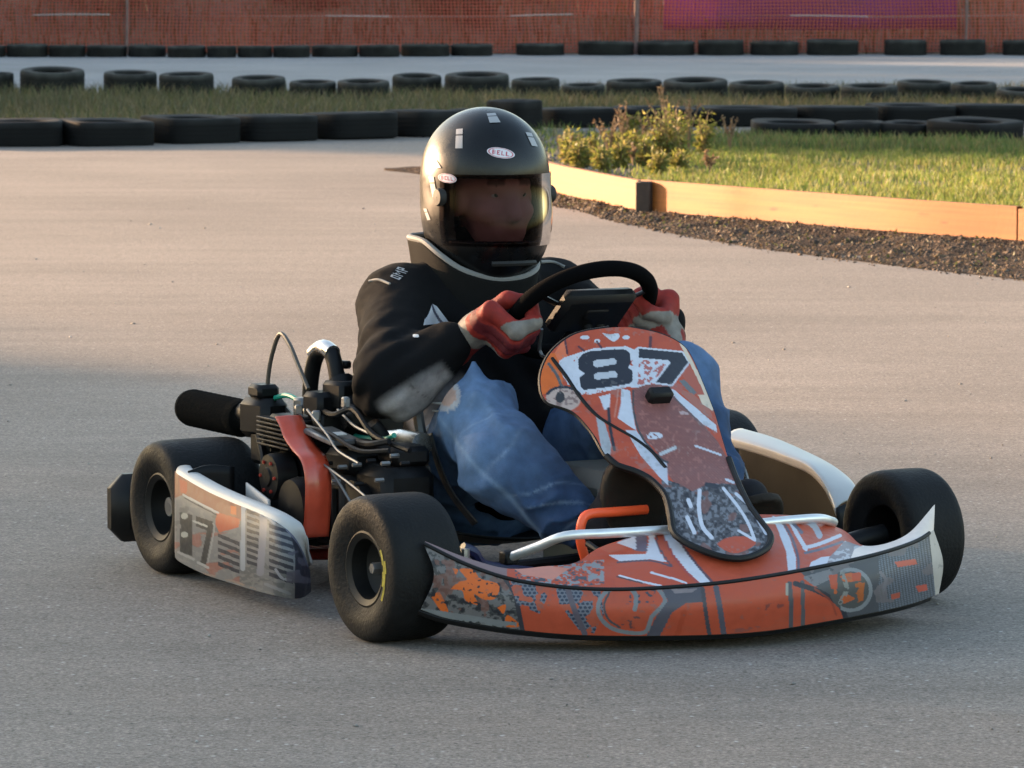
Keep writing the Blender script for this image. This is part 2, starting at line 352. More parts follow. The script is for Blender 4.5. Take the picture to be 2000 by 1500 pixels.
def clods(name, Q, size, cols, seed, m=None, label=None, flat=.6):
    r = np.random.default_rng(seed); n = len(Q)
    base = np.array([(1, 0, 0), (-.5, .87, 0), (-.5, -.87, 0), (0, 0, 1), (.3, .5, -.6), (-.4, .1, -.6)], float); Fb = np.array([(0, 1, 3), (1, 2, 3), (2, 0, 3), (0, 4, 1), (1, 5, 2), (2, 5, 0), (4, 5, 1), (0, 5, 4)])
    s = size * r.lognormal(0, .5, n)[:, None, None]; jit = base[None] * r.uniform(.6, 1.4, (n, 6, 1)); a = r.uniform(0, 6.28, n)
    R = np.zeros((n, 3, 3)); R[:, 0, 0] = np.cos(a); R[:, 0, 1] = -np.sin(a); R[:, 1, 0] = np.sin(a); R[:, 1, 1] = np.cos(a); R[:, 2, 2] = flat
    V = np.einsum('nij,nkj->nki', R, jit) * s + Q[:, None]; Fq = (np.arange(n)[:, None, None] * 6 + Fb[None]).reshape(-1, 3)
    c = np.repeat(np.asarray(cols)[r.integers(0, len(cols), n)] * r.uniform(.6, 1.3, (n, 1)), 6, 0)
    return tag(npmesh(name, V.reshape(-1, 3), Fq.astype(np.int32), m or M_CLOD, None, c, False), label, None, None, 'stuff')
M_CLOD = mat('clods', rough=.95, vc=True)
Q = strip_pts(SH[24:], 24000, 31); edge = strip_pts(SH[24:, -3:], 1600, 32); edge[:, 1] -= np.abs(np.random.default_rng(5).normal(0, .10, len(edge))); edge[:, 2] = .002
clods('dirt_clods', np.concatenate([Q, edge]), .0052, [(.055, .036, .025), (.038, .025, .018), (.075, .050, .034), (.11, .085, .065), (.09, .062, .032)], 33, label='brown clods and grit along the foot of the boards')
o = blades('leaf_litter', strip_pts(SH[40:], 1100, 34), .016, 1.8, .012, [(.06, .042, .025), (.04, .03, .02), (.10, .08, .05), (.06, .07, .025)], 35); o['label'] = 'dead leaves and small weeds scattered on the dirt shoulder'
gr = strip_pts(IS, 30000, 36, lambda Q: np.clip(1.2 - np.abs(Q[:, 0] - .35) * 1.5, 0, 1)); clods('gravel_patch', gr, .008, [(.15, .13, .11), (.10, .085, .07), (.2, .18, .16)], 37, label='grey gravelly soil at the bare corner of the island')
r_ = np.random.default_rng(41); gx = r_.uniform(-3, 3, 700); gy = 7 + 16 * r_.uniform(0, 1, 700) ** 1.4
clods('loose_grit', np.stack([gx, gy, 0 * gx + .0015], -1), .0028, [(.25, .24, .22), (.16, .15, .14), (.3, .29, .28)], 42, label='loose pale grit scattered over the asphalt')

# ---------------------------------------------------------------- boards
M_WOOD = mat('fresh_sawn_board', rough=.7, vc=True, bump=(55, .25, .003)); M_STAKE = mat('dark_stake', (.05, .034, .026), .85, noise=(25, .4, 6), bump=(70, .5, .005))
def plank(pts, h, th, seed, parent, lift=0):
    A = crom(np.array(pts), 260) if len(pts) > 2 else crom(np.array(pts), 260); d = np.gradient(A, axis=0); d /= np.linalg.norm(d, axis=1)[:, None]
    nrm = np.stack([d[:, 1], -d[:, 0], 0 * d[:, 0]], -1); nrm *= np.sign(nrm[:1, 1:2]) * -1
    prof = [(0, 0), (0, .2), (0, .4), (0, .6), (0, .8), (0, 1), (-1, 1), (-1, .5), (-1, 0)]
    s = np.concatenate([[0], np.cumsum(np.linalg.norm(np.diff(A, axis=0), axis=1))])
    pr = []
    for a, b in zip(prof[:-1], prof[1:]):
        for t in np.linspace(0, 1, 6)[:-1]: pr.append((a[0] + (b[0] - a[0]) * t, a[1] + (b[1] - a[1]) * t))
    pr = np.array(pr); n = len(pr)
    wob = .004 * (fbm(np.stack([s * 2, 0 * s + seed, 0 * s], -1), 3, seed) - .5)
    V = A[:, None] + nrm[:, None] * (pr[None, :, 0:1] * th) + np.array([0, 0, 1]) * (pr[None, :, 1:2] * h + lift + wob[:, None, None])
    sp = np.stack([np.broadcast_to(s[:, None] * 3, V.shape[:2]), np.broadcast_to(pr[None, :, 1] * 14 + pr[None, :, 0] * 5, V.shape[:2]), np.full(V.shape[:2], seed * 3.1)], -1)
    g = fbm(sp, 5, seed); g2 = fbm(sp * np.array([.5, 3, 1]), 4, seed + 50); kn = fbm(sp * np.array([2.2, .35, 1]), 2, seed + 9)
    c = np.array([.29, .092, .016])[None, None] * (.62 + .75 * g[..., None]) * (.85 + .3 * g2[..., None]); c = c * (1 - .6 * np.clip((kn - .74) * 9, 0, 1)[..., None])
    Fq = gridfaces(260, n, 0, True); o = npmesh('plank', V.reshape(-1, 3), np.concatenate([Fq]), M_WOOD, parent, np.clip(c, 0, 1).reshape(-1, 3))
    o.data.set_sharp_from_angle(angle=math.radians(35)); return o
bd = empty('board_edging', label='low orange-brown wooden edging boards curving round the grass island', cat='edging board')
plank([(-0.129,25.859,0.03),(0.172,23.791,0.03),(0.38,22.808,0.03),(0.6,21.944,0.03)], .142, .035, 1, bd)
plank([(0.614,21.903,0.03),(0.951,21.377,0.03),(1.172,21.066,0.03),(1.693,20.291,0.03),(2.16,19.704,0.03)], .145, .035, 2, bd, .004)
plank([(2.163,19.67,0.03),(2.468,19.277,0.03),(3.007,18.625,0.03)], .14, .035, 3, bd, .0)
sp_ = (0.639,21.861,0.03); MB().box((sp_[0] - .012, sp_[1] - .035, .080), (.075, .050, .19), math.radians(-22), .006).build('stake', M_STAKE, bd)
sp_ = (2.168,19.637,0.03); MB().box((sp_[0] + .05, sp_[1] + .06, .08), (.06, .05, .17), math.radians(-40), .006).build('stake', M_STAKE, bd)

# ---------------------------------------------------------------- tyres
def tyre_mesh(name, sq, hole, groove, seed):
    R, W = .3, .2; hR = R * hole; pr = []
    pr += [(hR, .03), (hR + .012, .012), (hR + .03, .006)]
    e = .012 + .03 * sq
    pr += [(R - e - .012, -.004 + .01 * sq), (R - e * .45, e * .22), (R - e * .12, e * .7), (R, e * 1.4)]
    for k in range(3):
        z = W * (.32 + .18 * k); pr += [(R, z - .006), (R - groove, z - .004), (R - groove, z + .004), (R, z + .006)]
    pr += [(R, W - e * 1.4), (R - e * .12, W - e * .7), (R - e * .45, W - e * .22), (R - e - .012, W + .004 - .01 * sq), (hR + .03, W - .006), (hR + .012, W - .012), (hR, W - .03), (hR + .02, W - .04)]
    pr += [(R - .02, W - .04), (R - .02, .04), (hR + .02, .04)]
    m = MB(); m.lathe(pr, (0, 0, 0), (0, 0, 1), 64 if name == 'block_tyre' else 44, True)
    if name == 'block_tyre':                               # pressed square against its neighbours
        V = m.v[0]; r = np.hypot(V[:, 0], V[:, 1]); a = np.arctan2(V[:, 1], V[:, 0]); q = (np.abs(np.cos(a)) ** 5 + np.abs(np.sin(a)) ** 5) ** (-1 / 5); V[:, :2] *= (1 + (q - 1) * np.clip((r - .2) / .08, 0, 1))[:, None]
    o = m.build(name, None, sharp=35)
    me = o.data; bpy.data.objects.remove(o)
    v = np.zeros(len(me.vertices) * 3); me.vertices.foreach_get('co', v); v = v.reshape(-1, 3); r = np.hypot(v[:, 0], v[:, 1]); base_ = (.0068, .007, .0072) if name == 'block_tyre' else (.0165, .0165, .015)
    top = np.clip((v[:, 2] - .155) / .03, 0, 1) * np.clip((r - .19) / .02, 0, 1); dust = (1 + 1.6 * top * (.5 + vnoise(v * 14, seed)))[:, None] * (.75 + .5 * vnoise(v * 9, seed + 3))[:, None]
    c4 = np.ones((len(v), 4), np.float32); c4[:, :3] = np.array(base_) * dust; at = me.color_attributes.new('Col', 'FLOAT_COLOR', 'POINT'); at.data.foreach_set('color', c4.ravel()); return me
TM = {k: tyre_mesh('block_tyre' if k == 'c' else 'tyre', *v) for k, v in dict(a=(.25, .62, .006, 1), b=(.5, .58, .004, 2), c=(0.05, .6, .0015, 3)).items()}
ORD = 'first second third fourth fifth sixth seventh eighth ninth tenth eleventh twelfth thirteenth fourteenth fifteenth sixteenth seventeenth eighteenth nineteenth twentieth twenty-first twenty-second twenty-third twenty-fourth twenty-fifth'.split()
def tyre(kind, c, R, W, m, label, group, tilt=(0, 0), rot=0):
    o = bpy.data.objects.new('tyre', TM[kind]); COL.objects.link(o); o.location = c; o.scale = (R / .3, R / .3, W / .2)
    o.rotation_mode = 'ZYX'; o.rotation_euler = (tilt[0], tilt[1], rot if kind == 'c' else random.uniform(0, 6)); o.material_slots
    if not TM[kind].materials: TM[kind].materials.append(None)
    o.material_slots[0].link = 'OBJECT'; o.material_slots[0].material = m
    return tag(o, label, 'tyre', group)
def tyre_row(items, base, kind, m, labels, group, z0=0, far=99, lean=0):
    for i, ((x0, x1, yt), b, lb) in enumerate(zip(items, base, labels)):
        b = (b[0], min(b[1], far)); s = 9000 / b[1]; R = (x1 - x0) / 2 / s; yb = 1.32 * s - 120
        W = max(.13, (yb - yt) / s - z0); nb = base[min(i + 1, len(base) - 1)]; pb = base[max(i - 1, 0)]; tyre(kind, (b[0], b[1] + R, z0), R, W, m, lb, group, (lean + random.uniform(-.02, .02), random.uniform(-.02, .02)), math.atan2(nb[1] - pb[1], nb[0] - pb[0]) + random.uniform(-.06, .06))
far = [(-60, 8, 88), (8, 90, 86), (92, 165, 87), (165, 245, 88), (247, 322, 88), (324, 400, 89), (402, 460, 89), (462, 530, 89), (532, 605, 88), (607, 698, 88), (700, 780, 87), (782, 878, 86), (880, 962, 86), (1008, 1103, 90), (1128, 1238, 80), (1243, 1355, 80), (1360, 1450, 78), (1460, 1555, 80), (1568, 1670, 77), (1715, 1798, 77), (1822, 1912, 77), (1938, 2034, 78)]
fb = [(-5.865,51.558,0.0),(-5.436,51.558,0.0),(-4.985,51.558,0.0),(-4.544,51.558,0.0),(-4.093,51.558,0.0),(-3.631,51.336,0.0),(-3.239,51.336,0.0),(-2.869,51.336,0.0),(-2.459,51.336,0.0),(-1.989,51.558,0.0),(-1.486,51.558,0.0),(-0.976,51.782,0.0),(-0.456,52.007,0.0),(0.32,52.465,0.0),(1.069,52.696,0.0),(1.755,52.93,0.0),(2.377,52.93,0.0),(2.988,53.166,0.0),(3.648,53.166,0.0),(4.476,53.404,0.0),(5.133,53.404,0.0),(5.864,53.644,0.0)]
tyre_row(far, fb, 'a', M_RUB2, ['black tyre lying under the orange fence, %s from the left' % ORD[i] for i in range(22)], 'tyres lying along the foot of the orange fence', far=52.3)
mid = [(-35, 24, 141), (33, 160, 135), (197, 302, 140), (307, 415, 143), (450, 556, 150), (563, 655, 158), (657, 760, 157), (765, 862, 146), (868, 995, 144), (1000, 1095, 153), (1098, 1183, 164), (1185, 1295, 156), (1298, 1425, 155), (1427, 1535, 160), (1537, 1643, 166), (1646, 1758, 166), (1755, 1862, 158), (1862, 1952, 161), (1950, 2050, 173)]
mb_ = [(-4.356,39.059,0.0),(-3.892,38.804,0.0),(-3.229,38.804,0.0),(-2.734,38.553,0.0),(-2.086,37.819,0.0),(-1.631,37.58,0.0),(-1.214,37.462,0.0),(-0.795,38.305,0.0),(-0.291,38.06,0.0),(0.196,37.58,0.0),(0.573,36.882,0.0),(0.995,37.344,0.0),(1.487,37.112,0.0),(1.963,36.768,0.0),(2.393,36.542,0.0),(2.83,36.319,0.0),(3.297,36.768,0.0),(3.678,36.542,0.0),(3.971,35.774,0.0)]
tyre_row(mid, mb_, 'b', M_RUB2, ['dusty grey tyre lying in the dry grass, %s from the left in the middle row' % ORD[i] for i in range(19)], 'tyres lying in the grass verge', lean=.075)
fro = [(-215, -50, 237), (-50, 115, 236), (115, 282, 236), (282, 447, 229), (447, 602, 226), (602, 760, 221), (760, 885, 216), (880, 975, 214), (960, 1050, 196), (1050, 1205, 212), (1205, 1365, 215), (1365, 1550, 217), (1550, 1706, 210), (1706, 1862, 205), (1865, 2020, 205), (2022, 2180, 206)]
frb = [(-3.679,29.262,0.0),(-3.154,29.334,0.0),(-2.62,29.407,0.0),(-2.1,29.775,0.0),(-1.587,30.076,0.0),(-1.08,30.384,0.0),(-0.608,30.777,0.0),(-0.243,31.262,0.0),(0.018,31.934,0.0),(0.459,32.281,0.0),(1.024,32.368,0.0),(1.65,32.457,0.0),(2.275,32.635,0.0),(2.864,32.905,0.0),(3.451,32.997,-0.0),(4.041,33.088,0.0)]
tyre_row(fro, frb, 'c', M_RUB, ['smooth black tyre edging the near asphalt, %s from the left in the front row' % ORD[i] for i in range(16)], 'black tyres in the unbroken front row')
isl = [(1472, 1634, 239), (1636, 1728, 243), (1730, 1830, 246), (1832, 1992, 236)]
ib = [(1.838,29.925,0.0),(2.267,29.925,0.0),(2.586,29.85,0.0),(2.994,29.553,0.0)]
tyre_row(isl, ib, 'c', M_RUB, ['black tyre at the left end of the short row behind the green lawn', 'small black tyre second from the left behind the green lawn', 'small black tyre third from the left behind the green lawn', 'big black tyre at the right end of the short row behind the lawn'], 'short row of tyres behind the lawn', lean=.03)

# ---------------------------------------------------------------- orange mesh fence
M_NET = leafmat('orange_plastic_net', .25); M_POST = mat('grey_post', (.17, .10, .085), .7, noise=(12, .3)); M_CORD = mat('white_cord', (.45, .36, .33), .8)
fn = empty('mesh_fence', (0, 53.05, 0), label='long orange plastic mesh fence on thin posts beyond the track', cat='fence')
xs = np.arange(-13, 13, .042); zs = np.arange(.03, 1.12, .038); V = []; Fq = []; k = 0
def strand(P, wv, tv):
    global k
    P = np.asarray(P); n = len(P); o4 = [(-1, -1), (1, -1), (1, 1), (-1, 1)]
    for a, b in o4: V.append(P + np.array(wv) * a / 2 + np.array([0, tv, 0]) * b / 2)
    for i in range(n - 1):
        for q in range(4): Fq.append((k + q * n + i, k + ((q + 1) % 4) * n + i, k + ((q + 1) % 4) * n + i + 1, k + q * n + i + 1))
    k += 4 * n
def sag(x, z): return .05 * np.sin(x * 1.9 + z) + .03 * np.sin(x * 4.1), z + .012 * np.sin(x * 2.3) * z + .018 * (fbm(np.stack([x * 1.2, z * 2, 0 * x], -1), 2, 3) - .5)
for x in xs:
    zz = np.linspace(.03, 1.1, 6); y, z = sag(x + 0 * zz, zz); strand(np.stack([x + 0 * zz + .01 * np.sin(zz * 9 + x), y, z], -1), (.012, 0, 0), .003)
for z0 in zs:
    xx = np.linspace(-13, 13, 156); y, z = sag(xx, z0 + 0 * xx); strand(np.stack([xx, y + .0022, z], -1), (0, 0, .013), .003)
V = np.concatenate(V); cf = np.array([.50, .105, .06]) * (.75 + .5 * fbm(V * np.array([.7, 1, 1.5]), 3, 2)[:, None])
o = npmesh('mesh_net', V, np.array(Fq, np.int32), M_NET, fn, np.clip(cf, 0, 1), False); tag(o, kind='stuff')
for px in (-4.42, 1.42, 5.2, -8.3, 8.9, -11.8, 12.6):
    MB().tube([(px, -.09, 0), (px + .01, -.085, .6), (px - .02, -.08, 1.25)], .028 if px == 1.42 else .018, 8).build('post', M_POST, fn)
xx = np.linspace(-12.8, 12.8, 560); y, z = sag(xx, .44 + 0 * xx); ph = np.sin(xx * 2.1) + .8 * np.sin(xx * 3.7 + 1) + .2
MB().tube(np.stack([xx, y - .006 + .03 * (ph < .75), z + .006 * np.sin(xx)], -1)[::2], .007, 6, 2).build('cord', M_CORD, fn)
# purple sheet seen through the mesh
M_PUR = mat('purple_sheet', (.15, .015, .19), .6, noise=(3, .3), bump=(5, .6, .05))
P = np.array([[(x, 53.45 + .12 * math.sin(x * 3 + z), z) for z in np.linspace(.27, 1.3, 8)] for x in np.linspace(1.75, 5.15, 24)])
o = MB().grid(P).build('tarpaulin', M_PUR, None, solid=.006); tag(o, 'purple tarpaulin hanging behind the right part of the orange fence', 'tarpaulin')

# ---------------------------------------------------------------- leaf-card plants
def leafcloud(name, blobs, n, size, cols, seed, parent=None, core=None):
    r = np.random.default_rng(seed); wts = np.array([b[3] * b[4] * b[5] for b in blobs]); ii = r.choice(len(blobs), n, p=wts / wts.sum()); B = np.array(blobs)[ii]
    d = r.normal(size=(n, 3)); d /= np.linalg.norm(d, axis=1)[:, None]; rad = r.uniform(.35, 1, (n, 1)) ** .5
    P = B[:, :3] + d * rad * B[:, 3:6] * r.uniform(.85, 1.1, (n, 1)); keep = P[:, 2] > .02; P = P[keep]; n = len(P)
    a = r.normal(size=(n, 3)); a /= np.linalg.norm(a, axis=1)[:, None]; b = np.cross(a, r.normal(size=(n, 3))); b /= np.linalg.norm(b, axis=1)[:, None]; s = size * r.uniform(.6, 1.3, (n, 1))
    V = np.stack([P - a * s, P + b * s * .45, P + a * s, P - b * s * .45], 1).reshape(-1, 3); c = np.asarray(cols)[r.integers(0, len(cols), n)] * r.uniform(.6, 1.4, (n, 1))
    return npmesh(name, V, np.arange(4 * n, dtype=np.int32).reshape(-1, 4), M_LEAF, parent, np.clip(np.repeat(c, 4, 0), 0, 1), False)
def bush(loc, r, hgt, n, cols, seed, label, group, cat='bush', name='bush', size=.07):
    t = empty(name, loc, label=label, cat=cat, group=group); R = random.Random(seed); bl = []
    for k in range(7): bl.append((R.uniform(-.6, .6) * r, R.uniform(-.5, .5) * r, hgt * R.uniform(.25, .75), r * R.uniform(.35, .6), r * R.uniform(.35, .6), hgt * R.uniform(.22, .36)))
    leafcloud('foliage', bl, n, size, cols, seed, t); m = MB()
    for k in range(5): a = k * 1.26; m.tube([(0, 0, 0), (.2 * r * math.cos(a), .2 * r * math.sin(a), .35 * hgt), (.5 * r * math.cos(a), .5 * r * math.sin(a), .75 * hgt)], [.03, .02, .008], 6, 3)
    m.build('stem', M_STAKE, t)
DK = [(.045, .05, .02), (.06, .06, .025), (.085, .065, .035)]
for (x, y, r, h, lb) in [(-4.5, 55, .9, 1.3, 'dark bush behind the left end of the orange fence'), (-2.4, 54.6, .55, 1.2, 'brown bush behind the orange fence left of the helmet'), (-.55, 54.5, .6, .62, 'low dark bush behind the orange fence just above the helmet'), (.7, 55.2, .7, 1.4, 'brown-green bush behind the fence right of the helmet'), (2.0, 55.5, .8, .5, 'low dark bush behind the orange fence near the grey post'), (-6.0, 55.5, .8, 1.2, 'bush behind the orange fence at the far left')]:
    bush((x, y, .25), r, h, 1100, DK, int(abs(x) * 100), lb, 'bushes behind the fence')
# unseen trees to the left, and hedges added and shaped to shade the track
HG = [(.05, .07, .02), (.06, .08, .025), (.04, .055, .018)]
hd = empty('hedge', (-15, 0, 0), label='tall unseen hedge left of the track, shaped to shade the near asphalt', cat='hedge'); R5 = random.Random(5); bl = []
for y in np.arange(6.5, 29.5, .55):
    top = 3.38 if y < 21 else 3.38 - (y - 21) * .30
    top += R5.uniform(-.10, .10)
    for z in np.arange(.3, top - .35, .55): bl.append((R5.uniform(-.2, .2), y + R5.uniform(-.1, .1), z, .6, .5, .45))
    bl.append((0, y, top - .42, .5, .45, .42))
leafcloud('foliage', bl, 26000, .16, HG, 51, hd); m = MB()
for y in np.arange(6.5, 25.6, 1.6): MB().tube([(0, y, 0), (.05, y, 1.2), (0, y + .1, 2.2)], [.06, .05, .02], 7, 3).build('stem', M_STAKE, hd)
hd2 = empty('hedge', (-15.2, 0, 0), label='long unseen hedge farther along on the left, added to shade the verge', cat='hedge'); bl = []  # second unseen hedge, added to keep the far verge in shade
for y in np.arange(38.6, 58, .7):
    top = 3.5 + R5.uniform(-.25, .25) + .3 * math.sin(y * .8)
    for z in np.arange(.3, top - .3, .7): bl.append((R5.uniform(-.3, .3), y, z, .7, .6, .55))
leafcloud('foliage', bl, 22000, .2, HG, 52, hd2); m = MB()
for y in np.arange(38.6, 58, 2.1): MB().tube([(0, y, 0), (.05, y, 1.4), (0, y + .1, 2.6)], [.06, .05, .02], 7, 3).build('stem', M_STAKE, hd2)
def tree(loc, h, r, seed, label):
    t = empty('tree', loc, label=label, cat='tree', group='trees left of the track'); R = random.Random(seed); m = MB(); m.tube([(0, 0, 0), (.08, .05, h * .3), (-.05, .1, h * .8)], [.22, .16, .05], 9, 4); m.build('trunk', M_STAKE, t); bl = []
    for k in range(16):
        a = R.uniform(0, 6.28); q = R.uniform(.1, .75) * r; bl.append((q * math.cos(a), q * math.sin(a), h * R.uniform(.18, .9), r * R.uniform(.3, .5), r * R.uniform(.3, .5), h * R.uniform(.12, .2)))
    leafcloud('crown', bl, 9000, .2, HG, seed, t)
for i, (y, h, r) in enumerate([(41.5, 6.5, 2.4), (45.5, 7.5, 2.7), (50.5, 7, 2.6), (55, 6.5, 2.3), (59.5, 7.2, 2.3), (68, 6, 1.8)]):
    tree((-16.5, y, 0), h, r, 60 + i, 'leafy tree left of the track, %s along the verge' % ORD[i])

# ---------------------------------------------------------------- weeds at the island corner
def weed(loc, h, kind, seed, label):
    R = random.Random(seed); t = empty('weed', loc, random.Random(seed).uniform(0, 6), label, 'weed', 'tall weeds at the island corner'); m = MB(); n = 5 if kind else 11; Vl = []; cl = []
    r = np.random.default_rng(seed)
    for k in range(n):
        a = R.uniform(0, 6.28); l = R.uniform(.1, .35) * h; hh = h * R.uniform(.6, 1); top = (l * math.cos(a), l * math.sin(a), hh); m.tube([(0, 0, 0), (top[0] * .3, top[1] * .3, hh * .5), top], [.005, .004, .002], 5, 3)
        for q in range(30 if kind else 42):
            f = R.uniform(.08, 1) if not kind else R.uniform(.55, 1); p = np.array([top[0] * f * f, top[1] * f * f, hh * f]); d = r.normal(size=3); d /= np.linalg.norm(d); e = np.cross(d, r.normal(size=3)); e /= np.linalg.norm(e); s = (.015 if not kind else .011) * R.uniform(.6, 1.4)
            p = p + d * s * (2.4 if not kind else .8); Vl.append([p - d * s, p + e * s * .4, p + d * s, p - e * s * .4]); c = np.array([(.20, .20, .04), (.14, .16, .035), (.25, .21, .07)][R.randrange(3)] if not kind else [(.20, .12, .07), (.15, .10, .06), (.24, .17, .10)][R.randrange(3)]); cl += [c * R.uniform(.7, 1.3)] * 4
    m.build('stem', M_STEM, t); npmesh('foliage', np.array(Vl).reshape(-1, 3), np.arange(4 * len(Vl), dtype=np.int32).reshape(-1, 4), M_LEAF, t, np.array(cl), False)
M_STEM = mat('dry_stem', (.16, .10, .05), .8)
wp = [(0.476,25.979,0.05),(0.561,26.583,0.05),(0.653,27.346,0.05),(0.693,26.217,0.05),(0.743,25.515,0.05),(0.845,26.217,0.05),(0.927,27.346,0.05),(0.96,26.583,0.05),(1.058,27.61,0.05),(1.114,26.959,0.05),(0.401,25.745,0.05),(0.595,25.515,0.05),(0.782,24.688,0.05),(1.307,27.677,0.05)]
wk = [(.17, 0), (.30, 1), (.36, 1), (.20, 0), (.17, 0), (.30, 0), (.44, 1), (.33, 0), (.33, 1), (.27, 0), (.10, 0), (.15, 0), (.13, 0), (.22, 1)]
R9 = random.Random(9)
EX = sorted((R9.uniform(.28, 1.15), R9.uniform(24.6, 28.2)) for _ in range(13))
for i, (x, y) in enumerate(EX): weed((x, y, .05), R9.uniform(.09, .24), 0 if i % 3 else 1, 140 + i, 'low bushy weed in the tangle at the island corner, %s from the left' % ORD[i])
for i, (p, (h, kd)) in enumerate(zip(wp, wk)): weed(p, h, kd, 80 + i, ('tall brown seeding weed' if kd else 'leafy yellow-green weed') + ' at the island corner, %s from the left' % ORD[[1, 2, 4, 5, 6, 7, 9, 10, 11, 12, 0, 3, 8, 13][i]])
# ================================================================== THE KART
KO = (.305, 8.913, 0); KR = math.radians(-61.7)
VIEW = np.array((.853, -.5125, -.0955)) * -1          # unit direction from the kart towards the photographer is -VIEW
VIEW = np.array((-.8525, .5140, -.0953)); VIEW /= np.linalg.norm(VIEW)
M_TYRE = mat('slick_rubber', (.0055, .0055, .006), .65, spec=.22, noise=(26, .7, 8), bump=(160, .5, .003)); M_RIM = mat('rim_metal', (.006, .006, .006), .55, .1, .3)
M_BLK = mat('black_plastic', (.005, .005, .0055), .5, spec=.25, noise=(18, .3), bump=(200, .15, .001)); M_BLKM = mat('black_metal', (.007, .007, .008), .5, .2, .25, noise=(30, .4)); M_GRM = mat('grey_metal', (.18, .18, .18), .4, .6, noise=(20, .3))
M_CHR = mat('chromed_steel', (.70, .70, .70), .38, .7, noise=(20, .1)); M_RED = mat('red_frame_paint', (.30, .025, .015), .4, noise=(15, .3), coat=.3); M_ORG = mat('orange_painted_metal', (.45, .055, .024), .35, noise=(12, .25), coat=.4)
M_NEON = mat('bright_orange_tube', (1.0, .12, .035), .4); M_WPL = mat('white_plastic', (.44, .43, .415), .4, noise=(9, .12)); M_TEAL = mat('teal_hose', (.01, .25, .18), .4); M_NAVY = mat('navy_hose', (.01, .012, .05), .4)
M_PRINT = mat('printed_plastic', rough=.5, vc=True, spec=.35, coat=.04, noise=(60, .07, 4), bump=(25, .06, .002)); M_SEAT = mat('seat_shell', (.006, .006, .007), .5, spec=.3); M_TANK = mat('grey_tank', (.13, .13, .11), .5, noise=(8, .15)); M_TRAY = mat('floor_tray', (.10, .10, .085), .5, .4, noise=(14, .4))
M_SILV = mat('silver_can', (.5, .5, .5), .3, .9, noise=(20, .2)); M_STRAP = mat('blue_grey_brace', (.10, .12, .17), .4, .4)
kart = empty('go_kart', KO, KR, 'orange and grey racing go-kart with number 87 cornering on the asphalt', 'go-kart')
def part(m, name, mt, parent=kart, **k): return m.build(name, mt, parent, **k)

# ---- print: flat artwork in template units, evaluated on a fine mesh
class Art:
    def __init__(s, ST, base): s.q = ST; s.c = np.tile(np.array(base, float), (len(ST), 1))
    def inside(s, pts):
        p = np.asarray(pts, float); x, y = s.q[:, 0], s.q[:, 1]; r = np.zeros(len(x), bool); j = len(p) - 1
        for i in range(len(p)):
            a, b = p[i], p[j]; j = i
            if a[1] == b[1]: continue
            r ^= ((a[1] > y) != (b[1] > y)) & (x < (b[0] - a[0]) * (y - a[1]) / (b[1] - a[1]) + a[0])
        return r
    def put(s, mk, col, al=1): s.c[mk] = s.c[mk] * (1 - al) + np.array(col, float) * al; return s
    def poly(s, pts, col, al=1, sm=0, mod=None):
        if sm: pts = np.concatenate([crom(np.array(list(pts) + [pts[0]], float), len(pts) * 6)])
        mk = s.inside(pts)
        if mod is not None: mk &= mod
        return s.put(mk, col, al)
    def dist(s, pts):
        p = np.asarray(pts, float); d = np.full(len(s.q), 1e9)
        for a, b in zip(p[:-1], p[1:]):
            e = b - a; t = np.clip(((s.q - a) @ e) / (e @ e + 1e-9), 0, 1); d = np.minimum(d, np.linalg.norm(s.q - a - t[:, None] * e, axis=1))
        return d
    def line(s, pts, w, col, al=1, sm=1, mod=None):
        if sm and len(pts) > 2: pts = crom(np.array(pts, float), len(pts) * 6)
        mk = s.dist(pts) < w / 2
        if mod is not None: mk &= mod
        return s.put(mk, col, al)
    def noise(s, sc, seed=0, oct=3): return fbm(np.stack([s.q[:, 0] / sc[0], s.q[:, 1] / sc[1], 0 * s.q[:, 0] + seed], -1), oct, seed)
    def dots(s, px, py, ph=0):
        x = s.q[:, 0] / px; y = s.q[:, 1] / py; x = x + .5 * (np.floor(y) % 2); return np.hypot(x - np.floor(x) - .5, y - np.floor(y) - .5)
OR = (.40, .068, .032); ORB = (.56, .115, .02); WH = (.50, .52, .60); DK_ = (.022, .024, .036); GY = (.13, .135, .145); MID = (.062, .065, .08); CREAM = (.58, .48, .38); PINK = (.22, .085, .075)
def printed(name, G5, nu, nv, paint, parent, solid=.004, mt=None):
    D = surf(np.array(G5, float), nu, nv); A = paint(D[..., 3:].reshape(-1, 2)); c = np.clip(A.c, 0, 1)
    o = npmesh(name, D[..., :3].reshape(-1, 3), gridfaces(nu, nv), mt or M_PRINT, parent, c)
    if solid: q = o.modifiers.new('thickness', 'SOLIDIFY'); q.thickness = solid; q.offset = 0
    return o, D

